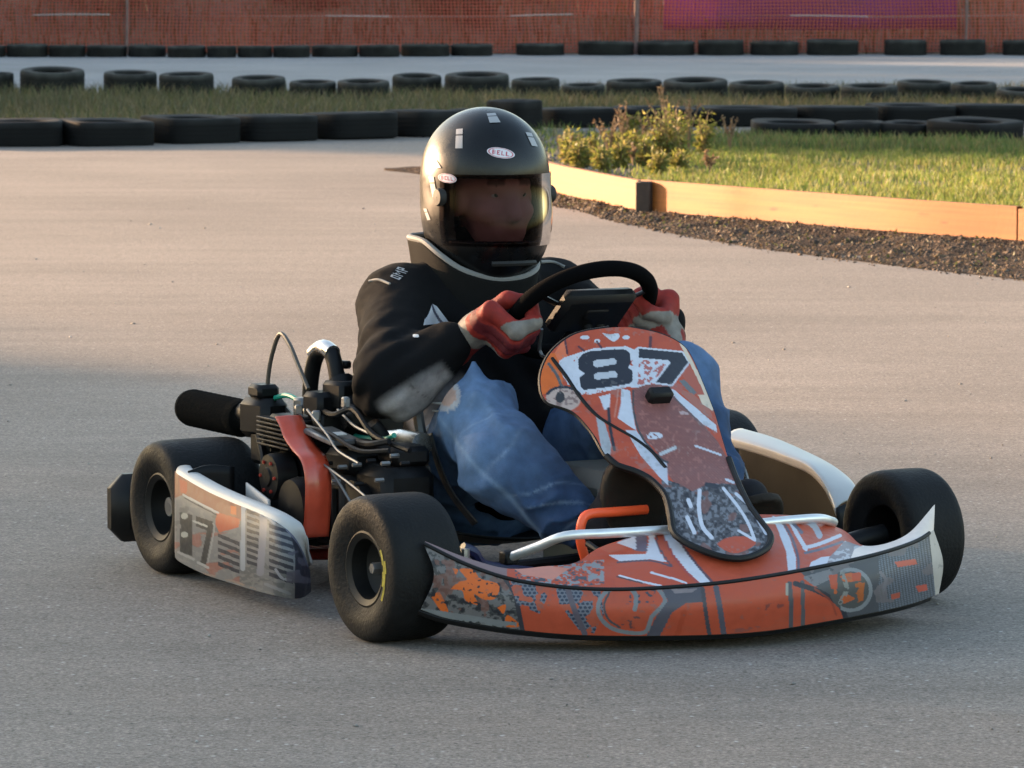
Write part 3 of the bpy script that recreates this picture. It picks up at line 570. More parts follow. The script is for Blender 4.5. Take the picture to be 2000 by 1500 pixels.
# ---- number panel (steering fairing)
def paint_nassau(ST):
    A = Art(ST, OR); n1 = A.noise((26, 22), 1); n2 = A.noise((5.5, 5), 2); n3 = A.noise((60, 40), 3)
    A.put(n1 > .6, (.36, .058, .03), .6)
    A.poly([(1040, 690), (1095, 690), (1100, 730), (1098, 765), (1040, 775)], ORB); A.line([(1072, 712), (1088, 735), (1100, 762), (1122, 792)], 6, (.09, .085, .09))
    A.poly([(1083, 690), (1100, 664), (1108, 690), (1108, 720), (1096, 720)], (.60, .15, .07))
    # number background and splashes
    A.poly([(1100, 700), (1130, 690), (1160, 681), (1222, 677), (1238, 684), (1246, 678), (1330, 688), (1340, 705), (1300, 735), (1262, 760), (1226, 757), (1150, 772), (1130, 768), (1100, 738), (1090, 712)], WH, mod=(n2 + .35 * n1 > .40))
    A.poly([(1092, 705), (1110, 700), (1120, 740), (1140, 770), (1132, 776), (1108, 752)], WH, mod=n2 > .38)
    A.poly([(1248, 702), (1300, 706), (1298, 725), (1278, 752), (1244, 752)], (.38, .12, .11), mod=n2 < .52)
    A.poly([(1330, 730), (1345, 715), (1372, 760), (1378, 778), (1350, 768)], (.36, .09, .06)); A.poly([(1325, 745), (1335, 742), (1360, 768), (1352, 775)], GY)
    # snakeskin field
    fld = A.inside([(1235, 762), (1262, 752), (1310, 752), (1330, 782), (1400, 862), (1425, 905), (1442, 955), (1400, 962), (1330, 962), (1306, 930), (1280, 880), (1246, 845)])
    A.put(fld, PINK); sk = np.sin(A.q[:, 0] * 1.05 + 3 * n1) * np.sin(A.q[:, 1] * 1.15 + 2 * n1); A.put(fld & (sk > .25), (.15, .055, .052), .8); A.put(fld & (n2 > .66), (.34, .14, .12), .6)
    A.poly([(1318, 758), (1352, 770), (1386, 800), (1392, 822), (1360, 800)], (.34, .12, .09)); A.poly([(1312, 745), (1335, 755), (1330, 770), (1310, 765)], (.36, .1, .08))
    # dark mottled foot
    ft = A.inside([(1292, 935), (1330, 948), (1352, 962), (1385, 945), (1440, 948), (1530, 1040), (1450, 1110), (1290, 1060)]); A.put(ft, (.06, .058, .066)); A.put(ft & (n2 > .54), (.15, .155, .18)); A.put(ft & (n2 < .34), (.02, .02, .028)); A.put(ft & (n1 > .62), (.16, .075, .065), .8)
    A.poly([(1400, 1064), (1415, 1054), (1440, 1049), (1468, 1053), (1474, 1066), (1440, 1082), (1414, 1076)], OR, sm=1)
    for p, w_ in (([(1366, 960), (1365, 995), (1372, 1030), (1390, 1052)], 8), ([(1412, 955), (1440, 990), (1460, 1022), (1473, 1054)], 6), ([(1442, 1038), (1474, 1057)], 5), ([(1437, 966), (1462, 988)], 6), ([(1342, 1012), (1356, 1042)], 8), ([(1482, 1018), (1496, 1042)], 9), ([(1344, 978), (1349, 990)], 8), ([(1418, 938), (1432, 944)], 5)): A.line(p, w_, WH)
    A.line([(1380, 948), (1400, 952)], 9, DK_)
    # stripes
    A.poly([(1213, 760), (1230, 764), (1233, 791), (1242, 842), (1222, 829), (1206, 818), (1212, 791)], WH); A.poly([(1222, 842), (1242, 842), (1272, 882), (1302, 906), (1305, 950), (1288, 934), (1250, 890)], (.44, .46, .54))
    A.line([(1236, 764), (1237, 800), (1247, 842), (1266, 872), (1290, 897), (1304, 905)], 4, (.06, .055, .06)); A.line([(1207, 762), (1204, 790), (1200, 815)], 2.5, (.5, .2, .15))
    A.poly([(1170, 776), (1192, 770), (1190, 800), (1180, 802)], WH); A.poly([(1164, 815), (1180, 825), (1194, 870), (1190, 905), (1180, 905), (1172, 865)], (.32, .34, .38)); A.line([(1188, 800), (1192, 840), (1200, 880)], 6, DK_)
    A.poly([(1302, 758), (1316, 763), (1363, 802), (1398, 832), (1400, 846), (1372, 830), (1325, 785)], WH); A.line([(1300, 764), (1330, 792), (1372, 834)], 2, (.1, .08, .09))
    # numerals
    A.poly([(1129, 703), (1138, 692), (1152, 687), (1200, 683), (1222, 684), (1230, 692), (1231, 710), (1226, 719), (1235, 726), (1235, 745), (1228, 751), (1190, 757), (1140, 763), (1134, 757), (1132, 738), (1142, 731), (1130, 722)], DK_)
    A.poly([(1158, 707), (1165, 704), (1199, 701), (1204, 706), (1203, 712), (1166, 719), (1159, 716)], (.42, .44, .5)); A.poly([(1160, 733), (1167, 729), (1200, 726), (1206, 732), (1204, 738), (1166, 743), (1160, 740)], (.42, .44, .5))
    S7 = [(1247, 682), (1331, 690), (1343, 709), (1311, 752), (1280, 748), (1309, 710), (1305, 705), (1247, 700), (1247, 682)]; A.line(S7, 7, WH, sm=0); A.poly(S7, DK_)
    # small marks along the top
    A.poly([(1175, 651), (1190, 654), (1206, 652), (1209, 660), (1198, 668), (1186, 661)], WH, sm=1)
    for x, y, a, b in ((1142, 660, 9, 4), (1222, 660, 7, 4), (1166, 667, 6, 4), (1290, 850, 0, 0)):
        if a: A.put(((A.q[:, 0] - x) / a) ** 2 + ((A.q[:, 1] - y) / b) ** 2 < 1, WH)
    for p, w_ in (([(1103, 664), (1108, 692)], 4), ([(1165, 668), (1174, 680)], 4), ([(1270, 660), (1269, 678)], 6), ([(1130, 678), (1140, 686)], 4)): A.line(p, w_, (.09, .03, .04))
    A.poly([(1262, 850), (1272, 846), (1290, 848), (1292, 856), (1268, 859)], WH, sm=1, mod=n2 > .36); A.line([(1290, 888), (1318, 876)], 7, (.42, .44, .48)); A.line([(1357, 872), (1407, 890)], 4, WH); A.poly([(1325, 805), (1346, 803), (1348, 812), (1330, 812)], (.42, .3, .3), mod=n2 > .45)
    A.line([(1330, 672), (1352, 715), (1372, 756), (1390, 800)], 7, CREAM); A.poly([(1362, 772), (1376, 772), (1392, 804), (1370, 790)], CREAM)
    # ring sticker on the left lobe
    e = np.hypot((A.q[:, 0] - 1100) / 34, (A.q[:, 1] - 781) / 24); A.put(e < 1, (.40, .30, .27), 1); A.put((e < 1) & (n2 > .6), (.20, .13, .12)); e2 = np.hypot((A.q[:, 0] - 1094) / 9, (A.q[:, 1] - 777) / 11); A.put(e2 < 1, (.03, .03, .035)); A.put((e > .9) & (e < 1.1) & (A.q[:, 1] < 772), DK_)
    A.put(n3 * n2 > .42, (.2, .19, .19), .3); return A
pn, PD = printed('number_panel', [[(-0.1681,-0.0383,0.5573,1190,640),(-0.167,-0.0268,0.5569,1200.5,640.0),(-0.1661,-0.0151,0.5565,1211.0,640.0),(-0.1656,-0.0032,0.5561,1221.5,640.0),(-0.1654,0.0089,0.5556,1232,640)],[(-0.1745,-0.1097,0.5465,1125,653),(-0.1642,-0.068,0.5456,1166.2,653.0),(-0.158,-0.0238,0.5443,1207.5,653.0),(-0.1566,0.0234,0.5425,1248.8,653.0),(-0.1613,0.0743,0.5401,1290,653)],[(-0.1722,-0.1592,0.5196,1083,682),(-0.1524,-0.0987,0.5203,1145.2,680.2),(-0.1411,-0.0333,0.5202,1207.5,678.5),(-0.1408,0.0388,0.519,1269.8,676.8),(-0.1556,0.1204,0.5162,1332,675)],[(-0.1599,-0.1899,0.4887,1062,715),(-0.1343,-0.1211,0.4908,1134.5,712.0),(-0.119,-0.0463,0.4917,1207.0,709.0),(-0.1175,0.0368,0.4913,1279.5,706.0),(-0.1358,0.1324,0.4887,1352,703)],[(-0.1359,-0.2098,0.4565,1056,750),(-0.1042,-0.1379,0.4571,1134.5,748.8),(-0.0835,-0.0596,0.4565,1213.0,747.5),(-0.0775,0.0277,0.4543,1291.5,746.2),(-0.093,0.1285,0.4497,1370,745)],[(-0.104,-0.2136,0.4244,1068,785),(-0.0704,-0.1419,0.4239,1147.5,785.0),(-0.0477,-0.0638,0.4222,1227.0,785.0),(-0.0391,0.0229,0.4189,1306.5,785.0),(-0.0499,0.1218,0.4132,1386,785)],[(-0.0613,-0.1782,0.4055,1120,806),(-0.0342,-0.1148,0.4034,1189.0,807.5),(-0.0156,-0.0466,0.4003,1258.0,809.0),(-0.0076,0.0283,0.3958,1327.0,810.5),(-0.0144,0.1125,0.3896,1396,812)],[(-0.0021,-0.1659,0.3666,1160,850),(0.0225,-0.1088,0.3636,1222.5,852.5),(0.0404,-0.0478,0.3596,1285.0,855.0),(0.0498,0.0184,0.3547,1347.5,857.5),(0.0482,0.0915,0.3482,1410,860)],[(0.059,-0.164,0.323,1192,900),(0.0807,-0.1108,0.321,1250.0,901.2),(0.0966,-0.0541,0.3183,1308.0,902.5),(0.1056,0.0068,0.3147,1366.0,903.8),(0.1075,0.0724,0.3101,1424,905)],[(0.1115,-0.1228,0.3013,1255,925),(0.132,-0.0823,0.2963,1301.2,930.0),(0.1493,-0.0399,0.2908,1347.5,935.0),(0.1628,0.0047,0.2848,1393.8,940.0),(0.172,0.0521,0.2781,1440,945)],[(0.1771,-0.1144,0.2684,1296,965),(0.1955,-0.079,0.2634,1337.0,970.0),(0.2115,-0.042,0.2581,1378.0,975.0),(0.2248,-0.0034,0.2524,1419.0,980.0),(0.2348,0.0372,0.2462,1460,985)],[(0.2387,-0.1367,0.2324,1308,1010),(0.2554,-0.0972,0.23,1352.0,1012.0),(0.2692,-0.0558,0.2271,1396.0,1014.0),(0.2795,-0.0124,0.2237,1440.0,1016.0),(0.2859,0.0336,0.2196,1484,1018)],[(0.2857,-0.1528,0.2047,1318,1045),(0.3016,-0.1109,0.2039,1364.0,1045.0),(0.3141,-0.0669,0.2026,1410.0,1045.0),(0.323,-0.0204,0.2008,1456.0,1045.0),(0.3276,0.0287,0.1983,1502,1045)],[(0.3458,-0.1247,0.1809,1375,1075),(0.3532,-0.0966,0.1812,1404.2,1073.8),(0.3593,-0.0675,0.1812,1433.5,1072.5),(0.3637,-0.0374,0.1811,1462.8,1071.2),(0.3664,-0.0062,0.1806,1492,1070)],[(0.3805,-0.0897,0.1692,1425,1089),(0.3822,-0.0824,0.1692,1432.5,1088.8),(0.3838,-0.0749,0.1691,1440.0,1088.5),(0.3853,-0.0675,0.1691,1447.5,1088.2),(0.3867,-0.06,0.169,1455,1088)]], 300, 240, paint_nassau, kart)
rim_path = np.concatenate([PD[165:296, 0, :3][::10], PD[-1, 120:121, :3], PD[165:296, -1, :3][::-10]])
part(MB().tube(rim_path + np.array([.006, 0, -.002]), .0068, 8, 2), 'rubber_trim', M_BLK, pn)
part(MB().tube(PD[::10, 0, :3] + np.array([-.003, 0, 0]), .004, 6, 2), 'edge_bead', M_BLK, pn); part(MB().tube(PD[:170:10, -1, :3] + np.array([-.003, 0, 0]), .004, 6, 2), 'edge_bead', M_BLK, pn)
c_ = np.array([(-0.0477,0.0007,0.4272)][0]); part(MB().box(c_ + np.array([.010, .0, .006]), (.03, .052, .028), 0, .006, Matrix.Rotation(math.radians(-50), 3, 'Y')), 'bracket', M_BLK, pn)
# ---- front bumper
def paint_front(ST):
    A = Art(ST, OR); n1 = A.noise((22, 18), 5); n2 = A.noise((8, 6), 6); n3 = A.noise((90, 14), 7); dt = A.dots(9, 7)
    A.put(n3 > .62, (.36, .075, .04), .5)
    Lr = A.inside([(780, 1040), (985, 1125), (1008, 1160), (1022, 1260), (780, 1260)]); A.put(Lr, (.05, .052, .055)); A.put(Lr & (n2 > .5), (.13, .125, .13)); A.put(Lr & (n2 < .36), (.018, .02, .026)); A.put(Lr & (n1 > .64), (.16, .075, .06), .7)
    for p in ([(880, 1150), (898, 1136), (912, 1132), (898, 1112), (925, 1113), (938, 1130), (974, 1142), (968, 1168), (945, 1170), (926, 1160), (934, 1180), (910, 1172), (903, 1154)], [(843, 1165), (858, 1156), (868, 1172), (876, 1194), (862, 1192)], [(985, 1217), (992, 1200), (1016, 1221), (992, 1224)], [(972, 1186), (988, 1180), (984, 1198)], [(884, 1110), (895, 1113), (890, 1122)]): A.poly(p, ORB, sm=1, mod=n2 > .30)
    A.poly([(815, 1186), (860, 1192), (1010, 1215), (1010, 1232), (815, 1205)], (.17, .18, .19), mod=n3 + .4 * n2 > .58)
    A.line([(985, 1128), (1006, 1162), (1022, 1235)], 9, (.035, .035, .045))
    mm = A.inside([(992, 1128), (1172, 1150), (1180, 1200), (1160, 1236), (1128, 1228), (1010, 1180)]); A.put(mm, (.13, .14, .18)); A.put(mm & (dt < .36), (.028, .04, .07)); A.put(mm & (n1 > .60), (.36, .08, .045))
    A.poly([(1074, 1152), (1086, 1152), (1092, 1178), (1112, 1205), (1130, 1228), (1030, 1228), (1028, 1207), (1052, 1202), (1064, 1178)], OR, sm=0); A.poly([(1018, 1180), (1034, 1184), (1036, 1194), (1024, 1196)], OR)
    A.line([(1108, 1148), (1122, 1190), (1142, 1236)], 11, (.10, .085, .11))
    A.line([(1200, 1148), (1180, 1160), (1168, 1185), (1176, 1210), (1205, 1230), (1258, 1234), (1272, 1205), (1298, 1175), (1284, 1148)], 8, (.17, .18, .20)); A.line([(1190, 1158), (1180, 1182), (1188, 1208), (1210, 1224)], 4, (.06, .06, .07))
    A.line([(1232, 1150), (1242, 1165), (1240, 1190)], 9, (.16, .17, .19)); 
    A.put(A.inside([(1215, 1150), (1280, 1150), (1278, 1178), (1222, 1180)]) & (n2 > .62), (.05, .05, .07)); A.put(A.inside([(1200, 1205), (1270, 1195), (1262, 1228), (1210, 1226)]) & (n2 > .68), (.12, .05, .05))
    A.poly([(1290, 1146), (1372, 1146), (1374, 1176), (1340, 1178), (1312, 1196), (1288, 1242), (1262, 1242), (1282, 1202), (1304, 1174)], (.075, .072, .095)); A.poly([(1310, 1151), (1362, 1150), (1350, 1158), (1318, 1160)], (.2, .17, .19))
    A.line([(1372, 1150), (1378, 1195), (1386, 1245)], 8, (.055, .052, .065)); A.line([(1398, 1148), (1406, 1190), (1414, 1245)], 11, (.08, .075, .10)); A.line([(1336, 1195), (1322, 1240)], 10, (.33, .05, .02), .7)
    A.poly([(1495, 1180), (1530, 1172), (1530, 1184), (1492, 1196)], (.2, .05, .04), mod=n2 > .56); A.line([(1430, 1232), (1480, 1225)], 8, (.2, .07, .06), .7, mod=n2 > .45)
    A.line([(1541, 1140), (1544, 1180), (1544, 1232)], 9, (.075, .07, .08)); A.line([(1566, 1138), (1567, 1180), (1567, 1232)], 8, (.085, .08, .09)); A.line([(1536, 1142), (1536, 1160)], 6, (.3, .28, .24))
    R_ = A.inside([(1562, 1118), (1720, 1076), (1860, 1010), (1870, 1200), (1660, 1240), (1652, 1205), (1640, 1180), (1604, 1156)]); A.put(R_, (.065, .068, .08)); hx = np.sin((A.q[:, 0] + A.q[:, 1]) * .75) * np.sin((A.q[:, 0] * .35 - A.q[:, 1]) * .9); A.put(R_ & (A.q[:, 0] > 1715) & (hx > .1), (.14, .16, .20)); A.put(R_ & (n1 > .62), (.15, .13, .14), .8)
    A.line([(1552, 1140), (1600, 1156), (1638, 1180), (1652, 1210)], 10, (.03, .03, .04)); A.line([(1590, 1150), (1620, 1172), (1632, 1200)], 4, (.25, .05, .03), .8)
    A.poly([(1565, 1128), (1620, 1112), (1628, 1128), (1590, 1146)], (.17, .165, .18), mod=n2 > .3)
    ring = np.hypot((A.q[:, 0] - 1660) / 41, (A.q[:, 1] - 1152) / 41); A.put(ring < 1, (.075, .075, .075)); A.put((ring > .86) & (ring < 1.04) & (A.q[:, 0] > 1640), (.20, .21, .23)); A.put((ring < .8) & (n1 > .56), (.42, .10, .035)); A.line([(1644, 1122), (1652, 1150), (1640, 1176)], 9, (.2, .2, .19), mod=n2 > .4)
    A.poly([(1617, 1124), (1634, 1122), (1634, 1150), (1622, 1150)], OR); A.poly([(1662, 1120), (1680, 1118), (1680, 1134), (1664, 1136)], OR); A.poly([(1668, 1140), (1688, 1138), (1684, 1172), (1672, 1176)], (.36, .10, .03), mod=n2 > .42)
    A.line([(1718, 1118), (1728, 1132), (1724, 1152)], 6, (.16, .15, .17)); A.poly([(1745, 1098), (1786, 1092), (1790, 1102), (1752, 1108)], (.46, .09, .06)); A.poly([(1786, 1144), (1808, 1140), (1810, 1152), (1792, 1156)], (.46, .09, .06)); A.poly([(1738, 1160), (1756, 1156), (1756, 1166), (1740, 1170)], (.36, .08, .05))
    A.poly([(1812, 1030), (1860, 1030), (1860, 1170), (1826, 1170)], (.44, .40, .37)); A.put(n2 * n1 > .46, (.1, .1, .1), .35); return A  # pale end panel paints the sunlit edge of the left wing
def paint_top(ST):
    A = Art(ST, OR); n1 = A.noise((26, 12), 15); n2 = A.noise((8, 5), 16); n3 = A.noise((70, 30), 17); A.put(n3 > .6, (.36, .058, .03), .5)
    A.poly([(800, 1050), (990, 1108), (990, 1130), (800, 1070)], (.20, .13, .13)); m_ = A.inside([(1000, 1106), (1180, 1095), (1180, 1142), (1090, 1152), (1010, 1135)]); A.put(m_ & (n2 > .52), (.22, .23, .25)); A.put(m_ & (n2 < .36), (.06, .07, .09))
    A.poly([(1000, 1110), (1065, 1106), (1112, 1112), (1080, 1134), (1020, 1124)], (.50, .20, .15))  # pink patch paints a glossy sun reflection on the bumper top
    A.poly([(1286, 1018), (1314, 1024), (1327, 1062), (1361, 1108), (1396, 1146), (1374, 1146), (1343, 1118), (1317, 1086), (1300, 1055)], WH); A.line([(1316, 1024), (1330, 1062), (1364, 1108), (1398, 1146)], 4.5, (.10, .06, .08)); A.line([(1298, 1055), (1315, 1087), (1342, 1120), (1370, 1146)], 2.5, (.28, .06, .07))
    A.poly([(1266, 1028), (1277, 1028), (1280, 1060), (1289, 1080), (1302, 1100), (1270, 1094), (1210, 1098), (1188, 1086), (1262, 1084), (1267, 1060)], WH); A.poly([(1212, 1040), (1264, 1034), (1264, 1080), (1240, 1077), (1215, 1062)], (.12, .10, .14)); A.poly([(1204, 1062), (1241, 1049), (1243, 1076), (1225, 1070)], WH); A.poly([(1160, 1068), (1200, 1062), (1225, 1074), (1190, 1082)], (.40, .09, .05))
    A.line([(1206, 1100), (1270, 1097), (1312, 1108)], 3.5, (.09, .06, .08)); A.line([(1279, 1030), (1284, 1062), (1295, 1085), (1312, 1108)], 3.5, (.09, .06, .08))
    A.line([(1210, 1126), (1250, 1137), (1292, 1146)], 4, WH); A.line([(1272, 1120), (1308, 1130), (1340, 1140)], 4, WH); A.line([(1205, 1128), (1255, 1141)], 3, (.1, .05, .05))
    A.poly([(1508, 1010), (1520, 1012), (1541, 1050), (1554, 1090), (1555, 1126), (1540, 1128), (1535, 1080), (1522, 1045)], WH); A.line([(1522, 1012), (1545, 1050), (1558, 1090), (1559, 1126)], 5, (.09, .075, .11))
    A.line([(1545, 1024), (1560, 1052), (1574, 1074)], 8, WH); A.line([(1570, 1072), (1600, 1064), (1640, 1048)], 7, WH); A.line([(1572, 1082), (1604, 1074), (1645, 1060)], 5, (.11, .11, .15)); A.line([(1572, 1016), (1590, 1030), (1600, 1048)], 12, (.34, .36, .42)); A.line([(1540, 1016), (1565, 1042)], 6, (.10, .11, .16))
    A.poly([(1575, 1122), (1584, 1100), (1604, 1090), (1630, 1088), (1622, 1105), (1606, 1116)], WH); m_ = A.inside([(1620, 1090), (1650, 1058), (1690, 1072), (1690, 1096), (1612, 1112)]); A.put(m_, (.20, .18, .2)); A.put(m_ & (n2 > .55), (.40, .40, .43))
    A.poly([(1655, 1110), (1668, 1075), (1700, 1060), (1840, 960), (1850, 1050), (1790, 1060), (1720, 1086)], (.70, .60, .55)); return A  # pale left wing tip has sunlight put into its colour
BF, BTp = ([[(0.135,-0.6052,0.199,828,1062),(0.1865,-0.5494,0.165,905,1100),(0.2361,-0.4897,0.1403,985,1128),(0.2788,-0.4319,0.1283,1060,1142),(0.3245,-0.3596,0.1215,1150,1150),(0.3675,-0.275,0.1212,1250,1150),(0.4108,-0.1465,0.1275,1390,1140),(0.4271,-0.034,0.1365,1500,1125),(0.419,0.1061,0.1477,1620,1103),(0.3797,0.2457,0.1565,1720,1080),(0.3213,0.3652,0.1659,1790,1056),(0.28,0.4301,0.1781,1822,1035)],[(0.1567,-0.5951,0.1404,848,1125),(0.1914,-0.5574,0.1134,900,1155),(0.2325,-0.5093,0.099,965,1172),(0.2764,-0.4522,0.0901,1040,1183),(0.3239,-0.3809,0.0827,1130,1192),(0.3732,-0.2891,0.0808,1240,1194),(0.4204,-0.1564,0.0834,1386,1188),(0.4387,-0.0408,0.0893,1500,1176),(0.4331,0.0931,0.0988,1616,1156),(0.3999,0.2239,0.1044,1712,1137),(0.3452,0.3442,0.1105,1785,1116),(0.2731,0.4568,0.1125,1840,1098)],[(0.1253,-0.6069,0.0747,822,1190),(0.158,-0.5723,0.0611,870,1206),(0.2,-0.5244,0.0517,935,1218),(0.2462,-0.466,0.0431,1012,1229),(0.2991,-0.3888,0.0359,1110,1238),(0.3502,-0.2954,0.0332,1222,1241),(0.4021,-0.1496,0.0315,1382,1239),(0.4193,-0.0286,0.0329,1500,1231),(0.4116,0.1025,0.04,1612,1213),(0.3785,0.2279,0.0435,1703,1196),(0.3234,0.3474,0.044,1775,1180),(0.2466,0.4655,0.0463,1832,1160)]],[[(0.131,-0.601,0.2011,830,1059),(0.1692,-0.5371,0.1718,908,1090),(0.2122,-0.4715,0.1515,990,1112),(0.23,-0.403,0.1531,1062,1108),(0.2305,-0.3345,0.1564,1125,1100),(0.1932,-0.2419,0.1811,1190,1064),(0.1992,-0.0322,0.2169,1380,1015),(0.1785,0.1639,0.2098,1540,1008),(0.1762,0.2824,0.1764,1640,1034),(0.251,0.2936,0.1503,1690,1068),(0.2842,0.3636,0.1697,1768,1048),(0.2611,0.4457,0.2242,1825,986)],[(0.1334,-0.6033,0.2001,829.0,1060.5),(0.1794,-0.5441,0.1686,906.5,1095.0),(0.2263,-0.4818,0.1462,987.5,1120.0),(0.2585,-0.4197,0.1413,1061.0,1125.0),(0.2842,-0.3507,0.1399,1137.5,1125.0),(0.2928,-0.2652,0.1527,1220.0,1107.0),(0.3241,-0.1007,0.1744,1385.0,1077.5),(0.3304,0.0475,0.1765,1520.0,1066.5),(0.3238,0.1775,0.1656,1630.0,1068.5),(0.3278,0.2618,0.1553,1705.0,1074.0),(0.3077,0.3612,0.1686,1779.0,1052.0),(0.2718,0.437,0.2013,1823.5,1010.5)],[(0.135,-0.6052,0.199,828,1062),(0.1865,-0.5494,0.165,905,1100),(0.2361,-0.4897,0.1403,985,1128),(0.2788,-0.4319,0.1283,1060,1142),(0.3245,-0.3596,0.1215,1150,1150),(0.3675,-0.275,0.1212,1250,1150),(0.4108,-0.1465,0.1275,1390,1140),(0.4271,-0.034,0.1365,1500,1125),(0.419,0.1061,0.1477,1620,1103),(0.3797,0.2457,0.1565,1720,1080),(0.3213,0.3652,0.1659,1790,1056),(0.28,0.4301,0.1781,1822,1035)]])
bf, BFD = printed('front_bumper', BF, 90, 760, paint_front, kart)
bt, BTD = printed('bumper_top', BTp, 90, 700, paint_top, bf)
part(MB().tube(BFD[0, ::20, :3] + np.array([.001, 0, .0]), .0040, 8, 2), 'crease_bead', M_BLK, bf)
part(MB().tube(BFD[-1, ::20, :3] + np.array([-.012, 0, -.002]), .010, 8, 2), 'lower_lip', M_BLK, bf)
B0 = BFD[-1, ::40, :3]; part(MB().grid(np.stack([B0, B0 * np.array([1, .96, 1]) + np.array([-.16, 0, -.003])])), 'undertray', M_BLK, bf, solid=.004)
# ---- side pods
def paint_pod(ST):
    A = Art(ST, (.20, .20, .205)); n1 = A.noise((26, 14), 25); n2 = A.noise((9, 5), 26); x, y = A.q[:, 0], A.q[:, 1]; A.put(n1 > .58, (.12, .12, .12), .7); A.put(n2 > .62, (.27, .26, .25), .6)
    A.poly([(330, 900), (365, 930), (472, 985), (472, 1018), (425, 1001), (360, 966), (330, 978)], (.24, .085, .06)); A.poly([(352, 935), (368, 942), (366, 965), (354, 962)], (.38, .06, .03)); A.poly([(330, 900), (350, 925), (348, 965), (330, 975)], (.3, .12, .07))
    A.poly([(424, 1000), (470, 1014), (468, 1030), (430, 1040), (423, 1025)], (.46, .10, .05)); A.poly([(452, 988), (464, 990), (463, 1006), (452, 1004)], ORB); A.put((n1 > .60) & (y > 1040) & (x < 470), (.33, .12, .09), .7)
    A.line([(360, 967), (392, 984), (428, 1002)], 4, (.42, .42, .43)); A.line([(362, 973), (425, 1006)], 2, DK_)
    A.poly([(353, 1000), (378, 1006), (378, 1086), (353, 1078)], (.035, .037, .04)); A.put(np.hypot((x - 362) / 7, (y - 1008) / 6) < 1, (.40, .41, .38)); A.put(np.hypot((x - 362) / 7, (y - 1044) / 6) < 1, (.40, .41, .38)); A.put(np.hypot((x - 352) / 4, (y - 1028) / 5) < 1, (.2, .2, .2))
    A.poly([(385, 1008), (418, 1019), (418, 1030), (404, 1102), (393, 1098), (406, 1036), (385, 1028)], (.035, .037, .04)); A.line([(380, 1018), (406, 1028)], 4, (.42, .43, .42)); A.line([(350, 1078), (380, 1092)], 5, (.36, .36, .36)); A.line([(388, 1098), (408, 1108)], 5, (.40, .40, .40)); A.line([(418, 1022), (420, 1034), (408, 1098)], 3, (.30, .3, .3))
    def slats(x0, x1, y0, y1, k, sl):
        yy = (y - (x - x0) * sl - y0) / (y1 - y0); f = yy * k; A.put((x > x0) & (x < x1) & (yy > 0) & (yy < 1) & (f - np.floor(f) < .42 + .25 * n2), (.035, .036, .05))
    slats(483, 508, 995, 1105, 9, .35); slats(527, 572, 1010, 1130, 9, .35); slats(428, 470, 1042, 1110, 5, .4)
    A.line([(477, 988), (476, 1110)], 9, (.34, .36, .40)); A.line([(517, 1006), (514, 1060), (510, 1118)], 14, (.25, .245, .28)); A.line([(517, 1004), (537, 1022)], 6, (.36, .36, .38)); A.line([(540, 1112), (552, 1128), (568, 1132)], 5, (.30, .3, .33)); A.line([(520, 1140), (566, 1158)], 6, (.27, .27, .29), mod=n2 > .4); A.line([(400, 1120), (450, 1132), (500, 1150)], 4, (.32, .24, .2), mod=n2 > .45)
    A.poly([(548, 1015), (565, 1040), (575, 1080), (575, 1170), (640, 1180), (640, 1040)], (.03, .03, .045)); A.put((x > 560) & (n1 > .6), (.12, .11, .14), .8); A.line([(560, 1035), (585, 1068), (600, 1105)], 5, (.15, .15, .2)); A.c *= .78; return A
pr_, PRD = printed('side_pod', [[(-0.9361,-0.63,0.2273,343,920),(-0.8914,-0.642,0.2241,350,928),(-0.7477,-0.65,0.209,400,957),(-0.6138,-0.655,0.1998,450,980),(-0.4937,-0.655,0.1923,500,1000),(-0.4101,-0.65,0.181,540,1020),(-0.3825,-0.63,0.1577,570,1045),(-0.399,-0.6,0.1205,590,1078),(-0.4499,-0.56,0.0741,604,1115)],[(-0.9102,-0.642,0.1754,343.0,972.1),(-0.8657,-0.654,0.1693,350.0,983.1),(-0.7222,-0.662,0.1561,400.0,1011.1),(-0.5886,-0.667,0.1496,450.0,1032.1),(-0.4687,-0.667,0.1445,500.0,1050.5),(-0.3853,-0.662,0.1369,540.0,1067.2),(-0.3593,-0.642,0.1201,569.3,1085.6),(-0.3743,-0.612,0.0947,590.0,1107.0),(-0.4236,-0.572,0.0646,604.7,1128.2)],[(-0.9112,-0.642,0.1183,343.0,1025.9),(-0.8667,-0.654,0.1092,350.0,1039.9),(-0.7231,-0.662,0.0979,400.0,1066.9),(-0.5894,-0.667,0.0942,450.0,1085.9),(-0.4694,-0.667,0.0915,500.0,1102.5),(-0.3859,-0.662,0.0877,540.0,1115.8),(-0.3613,-0.642,0.0777,568.7,1127.4),(-0.3746,-0.612,0.0644,590.0,1137.0),(-0.4222,-0.572,0.051,605.3,1141.8)],[(-0.939,-0.63,0.0588,343,1078),(-0.8944,-0.642,0.0468,350,1095),(-0.7504,-0.65,0.0373,400,1121),(-0.6161,-0.655,0.0364,450,1138),(-0.4956,-0.655,0.0359,500,1153),(-0.4118,-0.65,0.036,540,1163),(-0.3884,-0.63,0.0325,568,1168),(-0.3999,-0.6,0.031,590,1166),(-0.4456,-0.56,0.0338,606,1155)]], 150, 260, paint_pod, kart); pr_['label'] = 'right side pod with grey and orange print and number 87'
